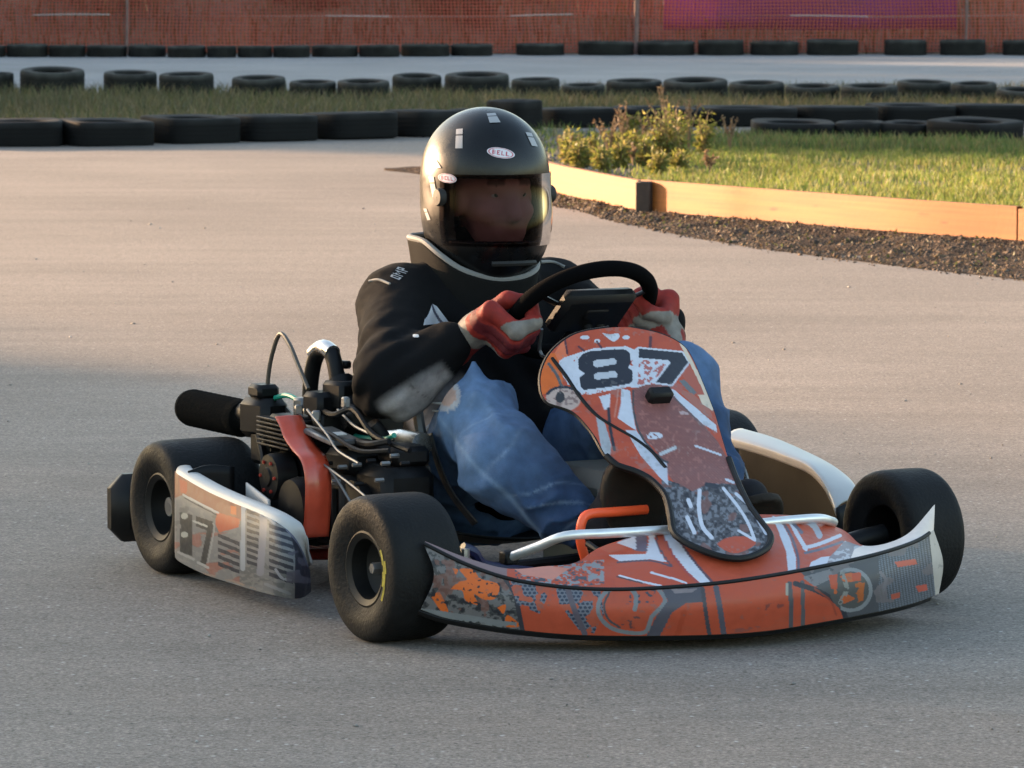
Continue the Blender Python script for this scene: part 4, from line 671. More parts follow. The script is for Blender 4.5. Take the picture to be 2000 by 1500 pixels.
# rolled white top flange and inner wall of the right pod
T0 = PRD[0, ::12, :3]; fl_ = np.clip((len(T0) - 1 - np.arange(len(T0))) / 6, .12, 1)[:, None]; inn = T0 + np.array([0, .032, .010]) * fl_; P3 = np.stack([T0 + np.array([0, -.002, -.004]), T0 + np.array([0, .008, .010]), inn, inn + np.array([0, .006, -.010]) * fl_])
part(MB().grid(P3, 12, 60), 'top_flange', M_WPL, pr_, solid=.003)
iw = [[(-.865, -.635, .235), (-.865, -.59, .245), (-.855, -.535, .24)], [(-.865, -.635, .15), (-.865, -.59, .15), (-.855, -.535, .15)]]; part(MB().grid(iw, 6, 10), 'end_wall', M_BLK, pr_, solid=.004)
xs_ = np.linspace(-.80, -.68, 12); part(MB().grid([[(x, -.53 - .03 * ((x + .85) / .4) ** 2, .222 - .035 * ((x + .85) / .18)) for x in xs_], [(x, -.53 - .03 * ((x + .85) / .4) ** 2, .08) for x in xs_]], 6, 24), 'inner_wall', M_WPL, pr_, solid=.004)
# left pod: seen from its inner side
lp = [(-0.7168,0.56,0.2594),(-0.5945,0.565,0.2522),(-0.4708,0.565,0.2416),(-0.3818,0.56,0.2314),(-0.3137,0.55,0.21),(-0.258,0.535,0.1849),(-0.2143,0.52,0.162)]; lo = [(-0.79,0.64,0.2628),(-0.6732,0.645,0.2548),(-0.5549,0.645,0.2399),(-0.4451,0.64,0.2239),(-0.3552,0.625,0.2091),(-0.2782,0.6,0.195),(-0.2309,0.575,0.1749)]
lp = np.array(lp); lo = np.array(lo); ld = lo.copy(); ld[:, 2] = .045; ld[:, 1] += .005
M_POD = mat('side_pod_plastic', (.005, .0048, .0042), .7, spec=.1, noise=(6, .35), bump=(40, .1, .002))
o = part(MB().grid(np.stack([lo, lo * np.array([1, 1.004, .62]), ld]), 24, 60), 'side_pod', M_POD, solid=.005); o['label'] = 'left side pod seen from its dark inner side'
part(MB().grid(np.stack([lp + np.array([0, .002, -.02]), lp, (lp + lo) / 2 + np.array([0, 0, .006]), lo + np.array([0, .006, .002]), lo + np.array([0, .010, -.012])]), 20, 60), 'top_flange', M_WPL, o, solid=.004)
fe = [[tuple(lp[-1]), tuple((lp[-1] + lo[-1]) / 2), tuple(lo[-1])], [(lp[-1][0] + .01, lp[-1][1], .05), (lp[-1][0] + .03, (lp[-1][1] + lo[-1][1]) / 2, .05), (lo[-1][0] + .01, lo[-1][1], .05)]]
part(MB().grid(fe, 8, 10), 'front_end', M_BLK, o, solid=.006)
# ---- wheels
def wheel(c, R, W, side, steer, label):
    ax = (0, side, 0); rr = .066
    m = MB(); m.lathe([(rr + .004, -W * .42), (rr + .006, -W * .40), (rr - .004, -W * .38), (rr - .006, W * .22), (rr - .002, W * .38), (rr + .006, W * .41), (rr + .008, W * .43), (rr + .003, W * .44), (rr - .008, W * .40), (rr - .012, W * .2), (rr - .03, W * .10), (.022, W * .09), (.020, W * .16), (.001, W * .165)], (0, 0, 0), ax, 36)
    o = part(m, 'wheel', M_RIM); o['label'] = label; o.location = c; o.rotation_euler = (0, 0, steer)
    e = W * .5; pr = [(rr - .002, -W * .40), (rr + .012, -W * .45), (R * .72, -e * 1.0), (R * .86, -e * .99), (R * .945, -e * .93), (R * .985, -e * .80), (R, -e * .60), (R * 1.003, 0), (R, e * .60), (R * .985, e * .80), (R * .945, e * .93), (R * .86, e * .99), (R * .72, e), (rr + .012, W * .45), (rr - .002, W * .40)]
    pr = crom(np.array(pr), 57); part(MB().lathe(pr, (0, 0, 0), ax, 72), 'tyre', M_TYRE, o, sharp=0)
    part(MB().lathe([(.001, W * .33), (.010, W * .33), (.012, W * .30), (.012, W * .14)], (0, 0, 0), ax, 6), 'hub_nut', M_GRM, o); return o
wfr = wheel((0, -.598, .139), .139, .152, -1, math.radians(3), 'front right wheel with yellow marking on the tyre wall'); wheel((0, .545, .131), .131, .130, 1, math.radians(3), 'front left wheel'); wheel((-1.04, -.533, .14), .14, .205, -1, 0, 'rear right wheel'); wheel((-1.04, .685, .14), .14, .205, 1, 0, 'rear left wheel')
M_YEL = mat('yellow_print', (.30, .25, .02), .6, noise=(90, .5)); m = MB()
for a0, a1, r0, r1 in ((-30, -12, .094, .100), (-14, 4, .088, .099), (2, 16, .092, .103), (12, 30, .089, .096)):
    aa = np.radians(np.linspace(a0, a1, 9)); P = np.array([[(r * math.cos(a), -.0772, r * math.sin(a)) for a in aa] for r in (r0, r1)]); m.grid(P)
part(m, 'yellow_marking', M_YEL, wfr)
# ---- frame, tray, seat, steering
m = MB()
for s in (-1, 1): m.tube([(-1.12, s * .30, .06), (-.7, s * .32, .05), (-.3, s * .33, .05), (-.05, s * .22, .05), (.28, s * .19, .06)], .015, 10, 6)
m.tube([(-.12, -.5, .10), (-.12, -.33, .055), (-.12, .33, .055), (-.12, .5, .10)], .015, 10, 4); m.tube([(-1.0, -.3, .06), (-1.0, .3, .06)], .015); m.tube([(.28, -.19, .06), (.30, 0, .06), (.28, .19, .06)], .014); m.tube([(-.28, -.565, .07), (-.30, -.34, .055)], .012); m.tube([(-.75, -.60, .07), (-.78, -.34, .055)], .012); m.tube([(-.28, .60, .07), (-.30, .34, .055)], .012); m.tube([(-.75, .62, .07), (-.78, .34, .055)], .012)
part(m, 'chassis_frame', M_RED)
part(MB().grid([[(x, y, .038) for y in np.linspace(-.31, .31, 5)] for x in np.linspace(-.55, .30, 6)]), 'floor_tray', M_TRAY, solid=.003)
part(MB().tube([(-1.04, -.60, .14), (-1.04, .74, .14)], .02, 14), 'rear_axle', M_GRM)
se = [[(-.52, y, .10 + .6 * y * y) for y in np.linspace(-.19, .19, 9)], [(-.75, y, .07 + 1.6 * y * y) for y in np.linspace(-.21, .21, 9)], [(-.97 + 1.2 * y * y, y, .13 + 2.6 * y * y) for y in np.linspace(-.22, .22, 9)], [(-1.02 + 2.2 * y * y, y, .30 + 1.0 * y * y) for y in np.linspace(-.22, .22, 9)], [(-1.05 + 2.2 * y * y, y, .46 - 1.2 * y * y) for y in np.linspace(-.21, .21, 9)]]
part(MB().grid(se, 24, 24), 'seat', M_SEAT, solid=.006); part(MB().tube([(-0.6043,-0.24,0.3656),(-0.5885,-0.24,0.3199),(-0.5524,-0.24,0.2607)], .012, 8, 3), 'seat_stay', M_GRM)
SC = np.array((-.412, .034, .571)); ta = math.radians(51); Aa = np.array([math.sin(ta), 0, math.cos(ta)]); Ab = np.array([0, 1, 0.]); An = np.array([-math.cos(ta), 0, math.sin(ta)]); SR = .147
def ring(u, r=SR, n=0): return SC + r * (Aa * math.cos(u) + Ab * math.sin(u)) + An * n
M_SUEDE = mat('black_suede', (.0025, .0025, .003), 1, spec=.05, bump=(250, .4, .001))
part(MB().tube([ring(u) for u in np.linspace(0, 2 * np.pi, 25)[:-1]], .0165, 14, 3, True), 'steering_wheel', M_SUEDE); sw = [o for o in kart.children if o.name.startswith('steering_wheel')][0]
m = MB()
for u in (math.pi, math.radians(62), math.radians(-62)): m.tube([ring(u, .03, -.012), ring(u, .09, -.008), ring(u, .158)], .012, 8, 3, flat=.4)
m.lathe([(.001, -.02), (.045, -.02), (.048, -.01), (.048, .01), (.001, .014)], SC, An, 24); part(m, 'spokes', M_BLKM, sw)
Rd = np.stack([Aa, Ab, An], 1); part(MB().box(SC + Aa * .035 - An * .022, (.12, .165, .036), 0, .012, Rd), 'dash_unit', M_BLK, sw); part(MB().box(SC + Aa * .045 - An * .040, (.03, .05, .008), 0, .003, Rd).box(SC + Aa * .0 + Ab * .03 - An * .040, (.014, .02, .008), 0, .003, Rd), 'dash_plate', M_BLKM, sw)
part(MB().tube([SC - An * .03, SC - An * .25 - Aa * .02, (-.02, .0, .12)], .011, 10, 4), 'steering_column', M_BLKM); part(MB().tube([ring(math.radians(-110), .09, -.02), ring(math.radians(-140), .11, -.05), (-.30, -.03, .47), (-.25, -.02, .38)], .004, 6, 4), 'dash_cable', M_GRM, sw)
# ---- tank, pedals, bars, links
part(MB().box((-.27, .03, .155), (.28, .20, .23), 0, .03), 'fuel_tank', M_TANK)
o = part(MB().tube([(0.06,-0.0838,0.2244),(0.06,-0.1553,0.2236),(0.06,-0.2094,0.2229),(0.06,-0.2262,0.21),(0.06,-0.2307,0.1807),(0.06,-0.225,0.1537),(0.06,-0.216,0.1303)], .0095, 10, 5), 'pedal', M_NEON); o['label'] = 'bright orange right pedal tube'
o = part(MB().tube([(0.06,0.12,0.2174),(0.06,0.1667,0.2187),(0.06,0.1948,0.213),(0.06,0.2067,0.1982),(0.06,0.2045,0.172),(0.06,0.2,0.142)], .0105, 10, 5), 'pedal', M_NEON); o['label'] = 'bright orange left pedal tube'
part(MB().tube([(0.1,-0.4002,0.1577),(0.15,-0.3724,0.1803),(0.2,-0.3407,0.2045),(0.215,-0.2653,0.2064),(0.22,-0.1458,0.2055),(0.225,-0.0022,0.2052),(0.22,0.1441,0.2076),(0.21,0.2141,0.2053),(0.17,0.2721,0.1904)], .0095, 10, 5), 'bumper_bar', M_CHR); part(MB().box((0.09,-0.4015,0.1547), (.03, .03, .026), 0, .004), 'bar_clamp', M_BLKM)
part(MB().tube([(0.0,-0.4537,0.166),(0.0,-0.4284,0.1545),(0.0,-0.4085,0.1306),(-0.0,-0.3575,0.1175),(-0.0,-0.3018,0.1089)], .011, 8, 5), 'brake_hose', M_NAVY); part(MB().tube([(0.02,-0.4576,0.1666),(0.02,-0.4577,0.1411)], .0085, 8), 'king_pin', M_SILV)
m = MB(); m.tube([(-.02, -.50, .14), (-.03, -.36, .12), (-.1, -.05, .12)], .010, 8, 4); m.tube([(0, -.52, .139), (-.02, -.44, .12)], .02, 10, 3); part(m, 'stub_axle', M_BLKM)
m = MB(); m.tube([(-.02, .50, .14), (-.03, .36, .12), (-.1, .05, .12)], .010, 8, 4); m.tube([(0, .50, .134), (-.01, .43, .12), (-.02, .40, .10)], .021, 10, 3); part(m, 'stub_axle', M_BLKM)
part(MB().tube([(-0.1641,-0.1693,0.5025),(-0.1262,-0.1594,0.47),(-0.0841,-0.1519,0.4332),(-0.0377,-0.1402,0.3998),(-0.0025,-0.1203,0.3792),(0.0333,-0.0951,0.3584),(0.0707,-0.0767,0.3343),(0.111,-0.0716,0.3084)], .0045, 8, 5), 'cable', M_BLK); part(MB().tube([(-0.0837,-0.12,0.3585),(-0.0204,-0.11,0.3501),(0.042,-0.1,0.3317),(0.0707,-0.08,0.3047),(0.0835,-0.06,0.2653),(0.0995,-0.06,0.2223),(0.1153,-0.06,0.1884)], .0055, 8, 5), 'cable', M_BLK); part(MB().tube([(0.14,-0.2586,0.1779),(0.19,-0.2511,0.1637),(0.26,-0.2244,0.1451),(0.33,-0.1984,0.1306),(0.38,-0.1779,0.1249)], .0065, 8, 5), 'cable', M_BLK)
part(MB().box((-1.26, .02, .115), (.08, 1.32, .145), 0, .03), 'rear_bumper', M_BLK)
part(MB().tube([(-0.5185,0.4,0.2618),(-0.4459,0.4,0.2614),(-0.3883,0.4,0.2426),(-0.3594,0.4,0.2031),(-0.3551,0.4,0.1717)], .004, 6, 5), 'brake_cable', M_GRM)
# ---- engine
eng = part(MB().box((-.80, -.375, .185), (.22, .14, .20), 0, .02).box((-.64, -.375, .17), (.20, .13, .15), 0, .02).box((-.52, -.345, .20), (.19, .12, .14), 0, .02).lathe([(.001, .0), (.05, .0), (.062, .012), (.066, .05), (.06, .07), (.001, .075)], (-.66, -.43, .17), (0, -1, 0), 26).lathe([(.001, .0), (.045, .0), (.05, .03), (.001, .035)], (-.52, -.40, .19), (0, -1, 0), 22), 'engine', M_BLKM)
m = MB()
for k in range(7): m.box((-.79, -.41, .285 + .009 * k), (.15, .14, .0045), 0, .001)
m.box((-.79, -.41, .312), (.12, .11, .07), 0, .01); part(m, 'cylinder_head', M_BLKM, eng)
f0, f1 = np.array((-1.3082,-0.43,0.317)), np.array((-1.0272,-0.43,0.3173)); ax = f1 - f0; L_ = np.linalg.norm(ax); pr = [(.001, 0), (.030, 0), (.038, .006), (.0405, .02)]
for k in range(10): pr += [(.0405, .02 + k * (L_ - .04) / 10), (.0392, .022 + k * (L_ - .04) / 10)]
pr += [(.0405, L_ - .015), (.036, L_ - .003), (.028, L_), (.022, L_ + .01), (.022, L_ + .05)]; part(MB().lathe(pr, f0, ax, 28), 'air_filter', mat('filter_foam', (.0035, .0035, .0035), 1, spec=.08, bump=(160, .8, .002)), eng)
c_ = np.array((-0.934,-0.43,0.3291)); part(MB().box(c_, (.10, .07, .085), .2, .015).box(c_ + np.array([.03, 0, -.06]), (.08, .06, .07), 0, .01).box(c_ + np.array([0, 0, .055]), (.06, .05, .03), 0, .008).tube([c_ + np.array([-.05, 0, 0]), c_ + np.array([-.10, 0, 0])], .024, 12), 'carburettor', M_BLKM, eng)
c_ = np.array((-0.7157,-0.4,0.3738)); part(MB().box(c_, (.06, .07, .055), .3, .01).box(c_ + np.array([0.02, .0, -.04]), (.05, .05, .05), 0, .006), 'spark_plug_cap', M_BLKM, eng)
for q_ in [(-0.7257,-0.43,0.3587),(-0.6827,-0.43,0.3552),(-0.7499,-0.43,0.3407),(-0.5484,-0.43,0.3943),(-0.7618,-0.43,0.3607)]: part(MB().box(q_, (.018, .014, .022), q_[0] * 40, .003), 'fitting', M_GRM, eng)
part(MB().tube([(-0.9373,-0.42,0.3679),(-0.9317,-0.42,0.4144),(-0.9113,-0.42,0.4641),(-0.8738,-0.42,0.5074),(-0.8299,-0.42,0.4896),(-0.7866,-0.42,0.4476),(-0.7412,-0.42,0.4041)], .0048, 8, 6), 'breather_hose', mat('brown_hose', (.07, .06, .05), .5), eng)
part(MB().tube([(-0.8586,-0.36,0.3485),(-0.8532,-0.36,0.4076),(-0.8309,-0.36,0.4573),(-0.7921,-0.36,0.4794),(-0.7539,-0.36,0.4719),(-0.7304,-0.36,0.4285),(-0.7167,-0.36,0.3613)], .0165, 12, 6), 'exhaust_header', M_BLKM, eng); part(MB().tube([(-0.8356,-0.36,0.4675),(-0.7921,-0.36,0.4826),(-0.7491,-0.36,0.4744)], .0172, 12, 5), 'header_highlight', M_SILV, eng)  # silver sleeve stands in for the white highlight on the black arch
part(MB().tube([(-0.8057,-0.33,0.458),(-0.7677,-0.33,0.4241),(-0.7159,-0.33,0.3757),(-0.6552,-0.33,0.3256)], .0105, 8, 5, flat=.5), 'brace', M_STRAP, eng); part(MB().box((-0.758,-0.33,0.4492), (.03, .02, .016), .3, .004), 'brace_clip', M_BLKM, eng)
part(MB().tube([(-0.7162,-0.36,0.4192),(-0.6788,-0.36,0.3752),(-0.6322,-0.36,0.3324)], .03, 10, 5), 'exhaust_pipe', M_BLKM, eng)
for pth in ([(-0.8975,-0.42,0.3725),(-0.8482,-0.42,0.3821),(-0.8042,-0.42,0.3796),(-0.7704,-0.42,0.3699)], [(-0.6981,-0.36,0.3231),(-0.6557,-0.36,0.3145),(-0.5974,-0.36,0.3138),(-0.5168,-0.36,0.3194),(-0.4712,-0.36,0.332)]): part(MB().tube(pth, .0055, 8, 5), 'fuel_hose', M_TEAL, eng)
gp_ = np.array([(-0.6759,-0.5,0.3593),(-0.6569,-0.5,0.3444),(-0.6356,-0.5,0.3215),(-0.6002,-0.5,0.3021),(-0.5579,-0.5,0.2835),(-0.5394,-0.5,0.2503),(-0.5376,-0.5,0.199),(-0.55,-0.5,0.1253)]); gp_ = crom(gp_, 40); part(MB().grid(np.stack([gp_ + np.array([0, -.026, 0]), gp_ + np.array([.008, 0, .002]), gp_ + np.array([0, .032, 0])]), 8, 60), 'chain_guard', M_ORG, eng, solid=.004)
cc = np.array((-0.7661,-0.475,0.2256)); m = MB(); m.lathe([(.001, .03), (.018, .03), (.02, .026), (.045, .024), (.048, .015), (.048, -.02)], cc, (0, -1, 0), 30); part(m, 'clutch_drum', M_BLKM, eng)
m = MB()
for k in range(6): a = k * 1.047; m.lathe([(.001, .029), (.0035, .029), (.004, .02)], cc + np.array([.033 * math.cos(a), 0, .033 * math.sin(a)]), (0, -1, 0), 8)
part(m, 'clutch_bolts', M_RED, eng)
c_ = np.array((-0.5916,-0.44,0.3226)); part(MB().box(c_, (.11, .07, .012), .1, .003, Matrix.Rotation(.15, 3, 'Y')), 'cover_plate', M_GRM, eng); part(MB().box(c_ + np.array([.04, -.005, .009]), (.022, .03, .003), .1, .001, Matrix.Rotation(.15, 3, 'Y')), 'plate_label', M_WPL, eng)
part(MB().tube([(-0.6711,-0.28,0.3068),(-0.5949,-0.28,0.3036),(-0.5039,-0.28,0.3061)], [.012, .026, .024], 14, 5), 'silencer', M_SILV, eng); part(MB().tube([(-0.6427,-0.47,0.3733),(-0.5489,-0.47,0.3302),(-0.5026,-0.47,0.3038),(-0.4109,-0.47,0.2874)], .0028, 6, 5).tube([(-0.5874,-0.48,0.2805),(-0.5057,-0.48,0.263),(-0.4139,-0.48,0.2418),(-0.346,-0.48,0.2236)], .0025, 6, 5).tube([(-0.6447,-0.4,0.3697),(-0.5747,-0.4,0.3449),(-0.5056,-0.4,0.3349)], .003, 6, 5), 'wires', M_GRM, eng)
part(MB().box((-.60, -.38, .27), (.10, .10, .05), .2, .012).box((-.49, -.33, .29), (.10, .08, .04), -.1, .01).tube([(-.66, -.40, .30), (-.55, -.40, .31), (-.46, -.34, .30)], .011, 8, 4), 'intake_box', M_BLKM, eng)

# small engine clutter: bolts, clamps, ribs, lines
for q_, ln in zip([(-0.5904,-0.45,0.2683),(-0.5251,-0.45,0.2676),(-0.4806,-0.44,0.2757),(-0.4367,-0.43,0.2877),(-0.3933,-0.42,0.2864),(-0.5556,-0.45,0.2355),(-0.4717,-0.44,0.2386),(-0.4006,-0.43,0.2526),(-0.8584,-0.46,0.2897),(-0.8192,-0.46,0.2744),(-0.8384,-0.46,0.3107),(-0.3923,-0.4,0.3007),(-0.3477,-0.4,0.2899)], range(13)): part(MB().lathe([(.001, .009), (.004, .009), (.0048, .006), (.0048, -.01)], q_, (0, -1, 0), 6), 'bolt', M_GRM if ln % 3 else M_BLKM, eng)
for pth, r_w, mt_ in (([(-0.8855,-0.4,0.3481),(-0.7084,-0.45,0.335),(-0.5693,-0.46,0.333),(-0.4511,-0.45,0.3078),(-0.3751,-0.42,0.3137)], .005, M_BLK), ([(-0.8955,-0.46,0.2968),(-0.8501,-0.47,0.2486),(-0.8385,-0.47,0.186)], .007, M_BLK), ([(-0.7636,-0.4,0.3696),(-0.6275,-0.42,0.3619),(-0.5745,-0.4,0.3761),(-0.4827,-0.4,0.333),(-0.3646,-0.38,0.3126)], .006, M_BLK), ([(-0.575,-0.4,0.3138),(-0.4656,-0.42,0.3171),(-0.4147,-0.4,0.3272)], .007, M_BLKM), ([(-0.688,-0.46,0.3061),(-0.5262,-0.47,0.2552),(-0.4546,-0.46,0.1954)], .003, M_GRM), ([(-1.0436,-0.42,0.3186),(-1.0353,-0.4,0.3454),(-0.9176,-0.42,0.3461)], .004, M_BLK)): part(MB().tube(pth, r_w, 7, 5), 'line', mt_, eng)
for k in range(6): part(MB().box((-.64 + .028 * k - .07, -.447, .165), (.008, .012, .11), 0, .002), 'rib', M_BLKM, eng)
part(MB().box((-0.6937,-0.37,0.3932), (.07, .05, .06), .2, .008), 'ignition_box', M_BLK, eng); part(MB().box((-0.632,-0.36,0.3564), (.06, .06, .05), -.2, .01), 'carburettor_body', M_BLKM, eng); part(MB().lathe([(.001, .02), (.016, .02), (.018, .012), (.018, -.02)], (-0.5488,-0.36,0.3329), (0, -.6, .8), 16), 'float_cap', M_BLKM, eng); part(MB().box((-0.7705,-0.42,0.3594), (.03, .03, .05), .4, .005), 'spring_bracket', M_GRM, eng)
part(MB().box((-.86, -.52, .145), (.18, .03, .012), 0, .003), 'engine_mount', M_BLKM, eng)
# ================================================================== THE DRIVER
man = empty('person', KO, KR, 'driver in black jacket, blue jeans and black full-face helmet gripping the steering wheel', 'person')
M_JKT = mat('jacket_cloth', rough=.9, vc=True, noise=(40, .25), bump=(320, .35, .0012), spec=.12); M_DENIM = mat('denim', rough=.9, vc=True, noise=(35, .18, 8), bump=(420, .5, .0012), spec=.2)
M_GLV = mat('glove_leather', rough=.7, vc=True, noise=(60, .2), bump=(150, .4, .0015), spec=.3); M_SHOE = mat('shoe_suede', rough=.85, vc=True, noise=(40, .3), bump=(160, .5, .0015), spec=.2)
M_SKIN = mat('skin', rough=.55, vc=True, bump=(140, .2, .001), spec=.35); M_PIPE = mat('grey_piping', (.19, .19, .185), .7)
def sdobj(name, f, lo, hi, h, mt, parent, colfn=None, disp=None):
    g = f if disp is None else (lambda p: f(p) + disp(p)); V, Fq = surfnet(g, lo, hi, h)
    return npmesh(name, V, Fq.astype(np.int32), mt, parent, None if colfn is None else np.clip(colfn(V), 0, 1)), g
ShR, ShL = (-.80, -.185, .565), (-.80, .185, .565)
ElR = (-0.5641,-0.315,0.4331); WrR = (-0.5054,-0.215,0.5062); ElL = (-.60, .30, .42); WrL = (-0.4086,0.23,0.5287)
# ---- body (one continuous mesh under the clothes)
HC = np.array((-.735, 0, .785))
def bodyf():
    pr = [('e', HC + np.array((-.012, 0, .03)), (.098, .078, .10)), ('e', HC + np.array((.03, 0, -.045)), (.062, .060, .082)), ('c', HC + np.array((.05, 0, -.10)), HC + np.array((.06, 0, -.105)), .028, .024), ('c', HC + np.array((.088, 0, .015)), HC + np.array((.108, 0, -.032)), .010, .015), ('c', HC + np.array((.074, -.034, .03)), HC + np.array((.074, .034, .03)), .016, .016),
          ('c', HC + np.array((.078, -.022, -.068)), HC + np.array((.078, .022, -.068)), .011, .011), ('e', HC + np.array((.058, -.042, -.025)), (.026, .022, .02)), ('e', HC + np.array((.058, .042, -.025)), (.026, .022, .02)), ('e', HC + np.array((-.005, -.080, -.005)), (.028, .010, .034)), ('e', HC + np.array((-.005, .080, -.005)), (.028, .010, .034)),
          ('c', (-.765, 0, .70), (-.80, 0, .55), .058, .068), ('c', (-.80, -.14, .55), (-.80, .14, .55), .06, .06), ('e', (-.80, 0, .42), (.10, .16, .20)), ('e', (-.80, 0, .22), (.11, .15, .13)),
          ('c', ShR, ElR, .05, .042), ('c', ElR, WrR, .04, .028), ('c', ShL, ElL, .05, .042), ('c', ElL, WrL, .04, .028)]
    return sdf(pr, .022)
def skinc(p):
    c = np.tile(np.array((.52, .27, .25)), (len(p), 1)); n = fbm(p * 30, 3, 4); c *= (.8 + .4 * n)[:, None]; q = p - HC; lip = np.exp(-((q[:, 2] + .068) / .010) ** 2 - (q[:, 1] / .026) ** 2) * (q[:, 0] > .05); c = c * (1 - .45 * lip[:, None]) + np.array((.25, .07, .06)) * .4 * lip[:, None]
    beard = (q[:, 2] < -.045) & (q[:, 0] > .0); c[beard] *= .75; br = (np.abs(q[:, 2] - .036) < .008) & (np.abs(np.abs(q[:, 1]) - .032) < .018) & (q[:, 0] > .05); c[br] *= .3; return c
body, _ = sdobj('body', bodyf(), (-.95, -.40, .08), (-.30, .38, .93), .0065, M_SKIN, man, skinc)
for s in (-1, 1):
    m = MB(); m.lathe([(.001, .0125), (.006, .011), (.010, .0075), (.0125, 0), (.010, -.0075), (.001, -.0125)], HC + np.array((.072, s * .031, .012)), (1, 0, -.1), 14); part(m, 'eye', mat('eye_white', (.6, .58, .55), .2), body)
    m = MB(); m.lathe([(.001, .0132), (.005, .0125), (.006, .0112)], HC + np.array((.072, s * .031, .012)), (1, 0, -.1), 12); part(m, 'iris', M_BLK, body)
# ---- jacket
def jf():
    pr = [('e', (-.795, 0, .44), (.135, .195, .215)), ('e', (-.755, .01, .25), (.155, .195, .155)), ('c', (-.815, -.155, .572), (-.815, .155, .572), .075, .075), ('c', (-.80, 0, .56), (-.785, 0, .635), .115, .112),
          ('c', ShR, ElR, .080, .076), ('c', ElR, WrR, .074, .046), ('c', ShL, ElL, .078, .070), ('c', ElL, WrL, .066, .045)]
    return sdf(pr, .045)
def jd(p):
    q = p * np.array([1, 1, 1.]); a = np.sin(p[..., 2] * 62 + 9 * np.sin(p[..., 1] * 9) + 14 * p[..., 0]) * .0035; b = (fbm(p * 13, 3, 8) - .5) * .022
    eR = np.exp(-np.sum((p - np.array(ElR)) ** 2, -1) / .016); c = np.sin((p[..., 0] * .7 + p[..., 2] * -.7 + p[..., 1] * .4) * 120) * .005 * eR; return a + b + c
def jc(p):
    c = np.tile(np.array((.0048, .0048, .0056)), (len(p), 1)); e, w_ = np.array(ElR), np.array(WrR); d = w_ - e; t = ((p - e) @ d) / (d @ d); off = p - e - t[:, None] * d
    lw = off @ np.array((-.15, -.45, -.88)); n = fbm(p * 25, 3, 2); al = (np.clip((lw - .012) / .012, 0, 1) * np.clip((.066 - lw) / .01, 0, 1) * np.clip((t + .40) / .12, 0, 1) * np.clip((.82 - t) / .08, 0, 1))[:, None]; pt = al[:, 0] > .5
    c = c * (1 - al) + al * np.array((.25, .235, .235)) * (.7 + .6 * n)[:, None]
    seam = (np.abs(t - .30 - off[:, 1] * 2) < .012) & pt; c[seam] *= .55; return c
jkt, JF = sdobj('jacket', jf(), (-1.0, -.46, .05), (-.36, .44, .72), .0065, M_JKT, man, jc, jd)
NK = [(-0.7283,-0.12,0.6675),(-0.6876,-0.09,0.6394),(-0.6656,-0.03,0.6207),(-0.6544,0.03,0.6236),(-0.675,0.075,0.6409)]; bk = [(-.79, .125, .665), (-.86, .10, .69), (-.905, 0, .70), (-.90, -.07, .70)]; c0 = list([(-0.8625,-0.125,0.6992),(-0.7873,-0.13,0.694)])
ringp = c0 + NK + bk; part(MB().tube(ringp, .0068, 8, 6, True), 'piping', M_PIPE, jkt)
rp = crom(np.array(ringp + ringp[:1]), 70); cen = np.array((-.80, 0, .56)); P3 = np.stack([rp + np.array((0, 0, -.002)), rp * .96 + (rp * 0 + cen) * .04 + np.array((0, 0, -.03)), rp * .9 + cen * .1 + np.array([0, 0, -.085])]); part(MB().grid(P3, 10, 140), 'collar', mat('collar_cloth', (.008, .008, .008), .9, spec=.15, bump=(250, .4, .001)), jkt, solid=.006)
def onto(f, P, off=.001, far=.12): return trace(lambda p: f(p) - off, np.array(P), VIEW, far)
def ribbon(f, P, r, mt, name, parent, n=60, flat=.4): 
    Q = crom(np.array(P), n); return part(MB().tube(onto(f, Q), r, 6, 1), name, mt, parent)
ribbon(JF, [(-0.7856,-0.15,0.6778),(-0.7675,-0.17,0.6667),(-0.7699,-0.17,0.6539),(-0.7592,-0.16,0.6457),(-0.7342,-0.18,0.6268),(-0.7482,-0.18,0.6089)], .0035, M_PIPE, 'piping', jkt); ribbon(JF, [(-0.8195,-0.24,0.6138),(-0.8121,-0.22,0.6157),(-0.7953,-0.2,0.6066)], .003, M_PIPE, 'piping', jkt); ribbon(JF, [(-0.7763,0.14,0.6432),(-0.7772,0.17,0.6421),(-0.778,0.2,0.6303)], .004, M_PIPE, 'piping', jkt)
FONT = {'O': ['111', '101', '101', '101', '111'], 'M': ['10001', '11011', '10101', '10001', '10001'], 'P': ['111', '101', '111', '100', '100'], 'B': ['110', '101', '110', '101', '110'], 'E': ['111', '100', '110', '100', '111'], 'L': ['100', '100', '100', '100', '111']}
def glyphs(txt):
    rows = ['', '', '', '', '']
    for ch in txt: rows = [a + b + '0' for a, b in zip(rows, FONT[ch])]
    return np.array([[int(c) for c in r[:-1]] for r in rows])
def decal(f, quad, nu, nv, colfn, mt, name, parent, off=.0015):
    """quad: four corners (top-left, top-right, bottom-right, bottom-left) laid onto the surface"""
    a, b, c, d = [np.array(q) for q in quad]; u = np.linspace(0, 1, nu)[None, :, None]; v = np.linspace(0, 1, nv)[:, None, None]
    P = (a * (1 - u) + b * u) * (1 - v) + (d * (1 - u) + c * u) * v; P = trace(lambda p: f(p) - off, P.reshape(-1, 3), VIEW, .12); U, Vv = np.meshgrid(u.ravel(), v.ravel()); col, mk = colfn(U.ravel(), Vv.ravel())
    F = gridfaces(nv, nu); F = F[mk[F].all(1)]; return npmesh(name, P, F[:, ::-1].copy(), mt, parent, col)
M_DEC = mat('sticker', rough=.35, vc=True)
G3 = glyphs('OMP')
def omp(u, v): i = np.minimum((v * 5).astype(int), 4); j = np.minimum((u * G3.shape[1]).astype(int), G3.shape[1] - 1); mk = G3[i, j] > 0; return np.tile(np.array((.30, .30, .31)), (len(u), 1)), mk
